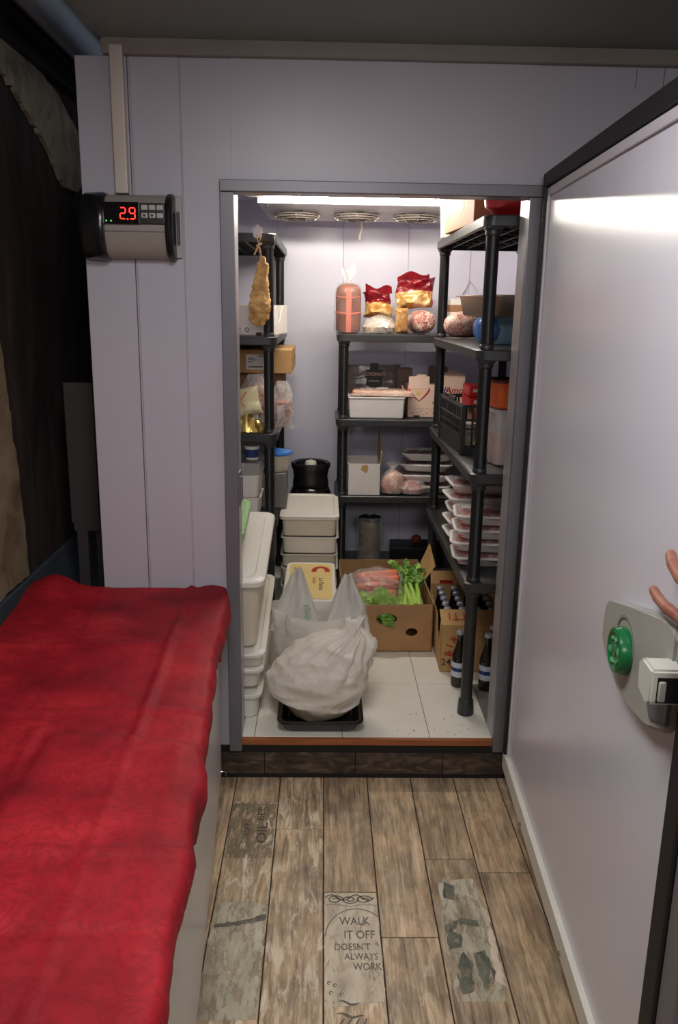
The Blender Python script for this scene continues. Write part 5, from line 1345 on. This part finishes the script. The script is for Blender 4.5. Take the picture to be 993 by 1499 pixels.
pr.lathe([(.001, 0), (.020, 0), (.020, .0006), (.001, .0006)], 18, M=T3(-.160, -.07, .075, 0, -PI/2, 0))
part('faint_print', pr, mat('peach_print', C(190, 128, 90), .6), pc)
rb = thing('snack_bag', 'bright red bag at the front corner on top of the right unit', 'snack bag', (.672, 2.86, S1+.002), rot=(0, 0, R(2)))
rbm = MB().grid(26, 16, lambda u, v: (0, 0, 0)) if False else MB()
rbm.lathe([(.02, 0), (.10, .004), (.128, .03), (.13, .065), (.11, .10), (.05, .118), (.005, .12)], 34, sx=1.15, sy=.62).rough(.008, 14, 4)
part('bag_body', rbm, mat('red_bag', C(196, 30, 36), .3, var=.1, bump=.3, bscale=40), rb)
part('white_print', MB().tube([(-.05, -.082, .07), (-.03, -.086, .05), (-.025, -.086, .035)], .004, 6, flat=.4).tube([(-.035, -.084, .075), (-.02, -.087, .05), (-.022, -.086, .04)], .004, 6, flat=.4), m_white, rb, 'white print')
sb = thing('food_container', 'light blue translucent tub under the metal tray on the right unit', 'container', (.735, 3.26, S2+.001))
part('tub_body', pan(MB(), .135, .13, .098, .003, .03, .90, .007), m_bluebox, sb)
part('blue_bag', MB().lathe([(.02, 0), (.04, .003), (.06, .01), (.067, .022), (.07, .038), (.07, .05), (.066, .066), (.058, .08), (.045, .092), (.02, .10)], 36, sx=.7, sy=1.2, c=(-.115, -.08, .008)).rough(.010, 22, 5), film('blue_bag', C(70, 120, 196), .7, .2, 20), sb, 'blue plastic bag')
solo('foil_ball', MB().lathe([(.006, 0), (.026, .004), (.034, .014), (.024, .026), (.004, .03)], 24).rough(.006, 50, 3), m_foil, 'crumpled foil lying in front of the light blue tub', 'foil', (.722, 3.03, S2+.001))
mtray = thing('metal_tray', 'deep stainless tray resting on the light blue tub', 'tray', (.735, 3.245, S2+.102), R(9))
part('tray_body', pan(MB(), .165, .205, .078, .002, .035, .93, .014), m_steel, mtray)
part('residue', MB().loft([rr(.142, .185, .03, .006), rr(.148, .19, .03, .050)]), mat('tray_food', C(60, 48, 38), .5, var=.3), mtray, 'dark contents')
# right unit third shelf: crate and tubs
ck = thing('bottle_crate', 'black slotted plastic crate on the right unit third shelf', 'crate', (.665, 3.31, S3+.001), R(3.5))
kb = MB(); BX, BY, BHt = .145, .205, .190
def slot_wall(L, h, M, low=.36):
    kb.box(-L, L, -.004, .004, 0, h*low, M=M); kb.box(-L, L, -.005, .005, h*.93, h, M=M); kb.box(-L, L, -.005, .005, h*.68, h*.72, M=M); kb.box(-L, L, -.006, .006, h*low-.004, h*low+.004, M=M)
    n = max(4, int(L/.03))
    for k in range(-n, n+1): kb.box(L*k/n-.0035, L*k/n+.0035, -.004, .004, h*low, h*.94, M=M)
    kb.box(-L, L, -.004, .004, h*.50, h*.53, M=M)
    kb.box(-L*.3, L*.3, -.005, .005, h, h*1.09, .003, 1, M=M)
slot_wall(BY, BHt, T3(-BX, 0, 0, 0, 0, PI/2)); slot_wall(BY, BHt, T3(BX, 0, 0, 0, 0, PI/2)); slot_wall(BX, BHt, T3(0, -BY, 0), .12); slot_wall(BX, BHt, T3(0, BY, 0))
kb.box(-BX, BX, -BY, BY, 0, .005)
for sx in (-1, 1):
    for sy in (-1, 1): kb.box(sx*BX-.009, sx*BX+.009, sy*BY-.009, sy*BY+.009, 0, BHt, .004, 2)
part('crate_body', kb, mat('crate_black', C(40, 41, 42), .4), ck, smooth=False)
def placed(x, y, z): return tuple(Matrix.Translation((.665, 3.31, S3+.001)) @ Matrix.Rotation(R(3.5), 4, 'Z') @ Vector((x, y, z)))
g2 = 'red packs in the black crate'
def redpack(lb_, x, y, z, rz, hx=.045, hy=.07, hz=.022):
    r_ = thing('red_pack', lb_, 'food pack', placed(x, y, z), R(rz), g2)
    part('pack', MB().box(-hx, hx, -hy, hy, 0, 2*hz, .006, 2).subdiv(2).rough(.003, 30, x*50), m_red, r_)
    part('white_mark', MB().box(-.030, -.008, -hy-.001, -hy+.0005, hz*.9, hz*1.5), m_white, r_, 'white mark', smooth=False)
redpack('lower red pack sticking out of the black crate', -.035, .04, .155, 4)
redpack('red pack lying on the lower red pack in the black crate', -.036, .045, .200, 2)
redpack('highest red pack in the black crate beside the post', .02, .03, .222, -8)
solo('white_pot', MB().lathe([(.03, 0), (.034, .004), (.038, .085), (.04, .09), (.001, .092)], 24), m_white, 'white pot inside the black crate', 'pot', placed(-.085, -.02, .006))
solo('crate_packs', MB().box(-.055, .055, -.06, .06, 0, .145, .006, 2), m_card_d, 'brown box under the red packs inside the black crate', 'box', placed(.0, .06, .006)).name = 'carton'
lem = MB().lathe([(.001, -.036), (.006, -.033), (.018, -.024), (.026, -.008), (.026, .008), (.018, .024), (.007, .032), (.005, .037), (.001, .038)], 24)
solo('lemon', lem, mat('lemon', C(232, 206, 50), .4, bump=.2, bscale=120), 'yellow lemon at the bottom of the black crate', 'lemon', placed(-.055, -.155, .034), rot=(0, PI/2, R(10)))
solo('onion', MB().lathe([(.001, 0), (.02, .003), (.032, .02), (.03, .04), (.012, .056), (.004, .066), (.001, .068)], 24), mat('onion', C(190, 90, 60), .4, var=.2), 'reddish onion above the lemon in the black crate', 'onion', placed(-.05, -.15, .072))
solo('tomato_pack', MB().box(-.05, .05, -.03, .03, 0, .05, .012, 3), m_meat, 'pink wrapped pack near the top of the black crate', 'food pack', placed(-.045, -.15, .125)).name = 'food_pack'
st1 = thing('deli_tub', 'clear tub half full of orange-red sauce beside the black crate', 'container', (.672, 2.915, S3+.001), R(10))
part('tub_body', pan(MB(), .076, .062, .195, .003, .02, .88, .005), m_clearbox, st1, 'clear box')
part('sauce', MB().loft([rr(.062, .048, .018, .006), rr(.0665, .0525, .018, .105)]), m_sauce, st1, 'orange-red sauce')
part('tub_lid', cover(MB(), .083, .069, .193, .010, .022, .012, .003), m_clearbox, st1, 'pale lid')
st2 = thing('deli_tub', 'orange tub standing on the clear sauce tub', 'container', (.672, 2.915, S3+.206), R(10))
part('tub_body', pan(MB(), .078, .064, .092, .003, .02, .94, .005), m_orange, st2)
part('tub_lid', cover(MB(), .085, .071, .09, .012, .022, .012, .003), mat('dark_red_lid', C(74, 22, 18), .4), st2, 'dark red lid')
# ------------------------------------------------------------------ light
def area(name, loc, target, sx, sy, power, col):
    l = bpy.data.lights.new(name, 'AREA'); l.shape = 'RECTANGLE'; l.size = sx; l.size_y = sy; l.energy = power; l.color = col
    o = bpy.data.objects.new(name, l); COL.objects.link(o); o.location = loc
    o.rotation_euler = (Vector(target)-Vector(loc)).to_track_quat('-Z', 'Y').to_euler(); return o
area('ceiling_lamp', (-.12, 1.0, 2.29), (-.06, 1.02, .0), .7, .35, 19, (1.0, .97, .96))
area('rear_lamp', (.3, -.9, 2.2), (.2, 1.8, .6), .6, .5, 18, (1.0, .97, .96))
w = bpy.data.worlds.new('world'); SC.world = w; w.use_nodes = True
bgn = w.node_tree.nodes['Background']; bgn.inputs[0].default_value = (.55, .56, .62, 1); bgn.inputs[1].default_value = .22
SC.view_settings.view_transform = 'Standard'; SC.view_settings.look = 'None'; SC.view_settings.gamma = 1; SC.view_settings.exposure = 0
SC.view_settings.use_curve_mapping = False
SC.cycles.max_bounces = 12; SC.cycles.diffuse_bounces = 8; SC.cycles.transparent_max_bounces = 16; SC.cycles.use_denoising = True
SC.cycles.caustics_reflective = False; SC.cycles.caustics_refractive = False
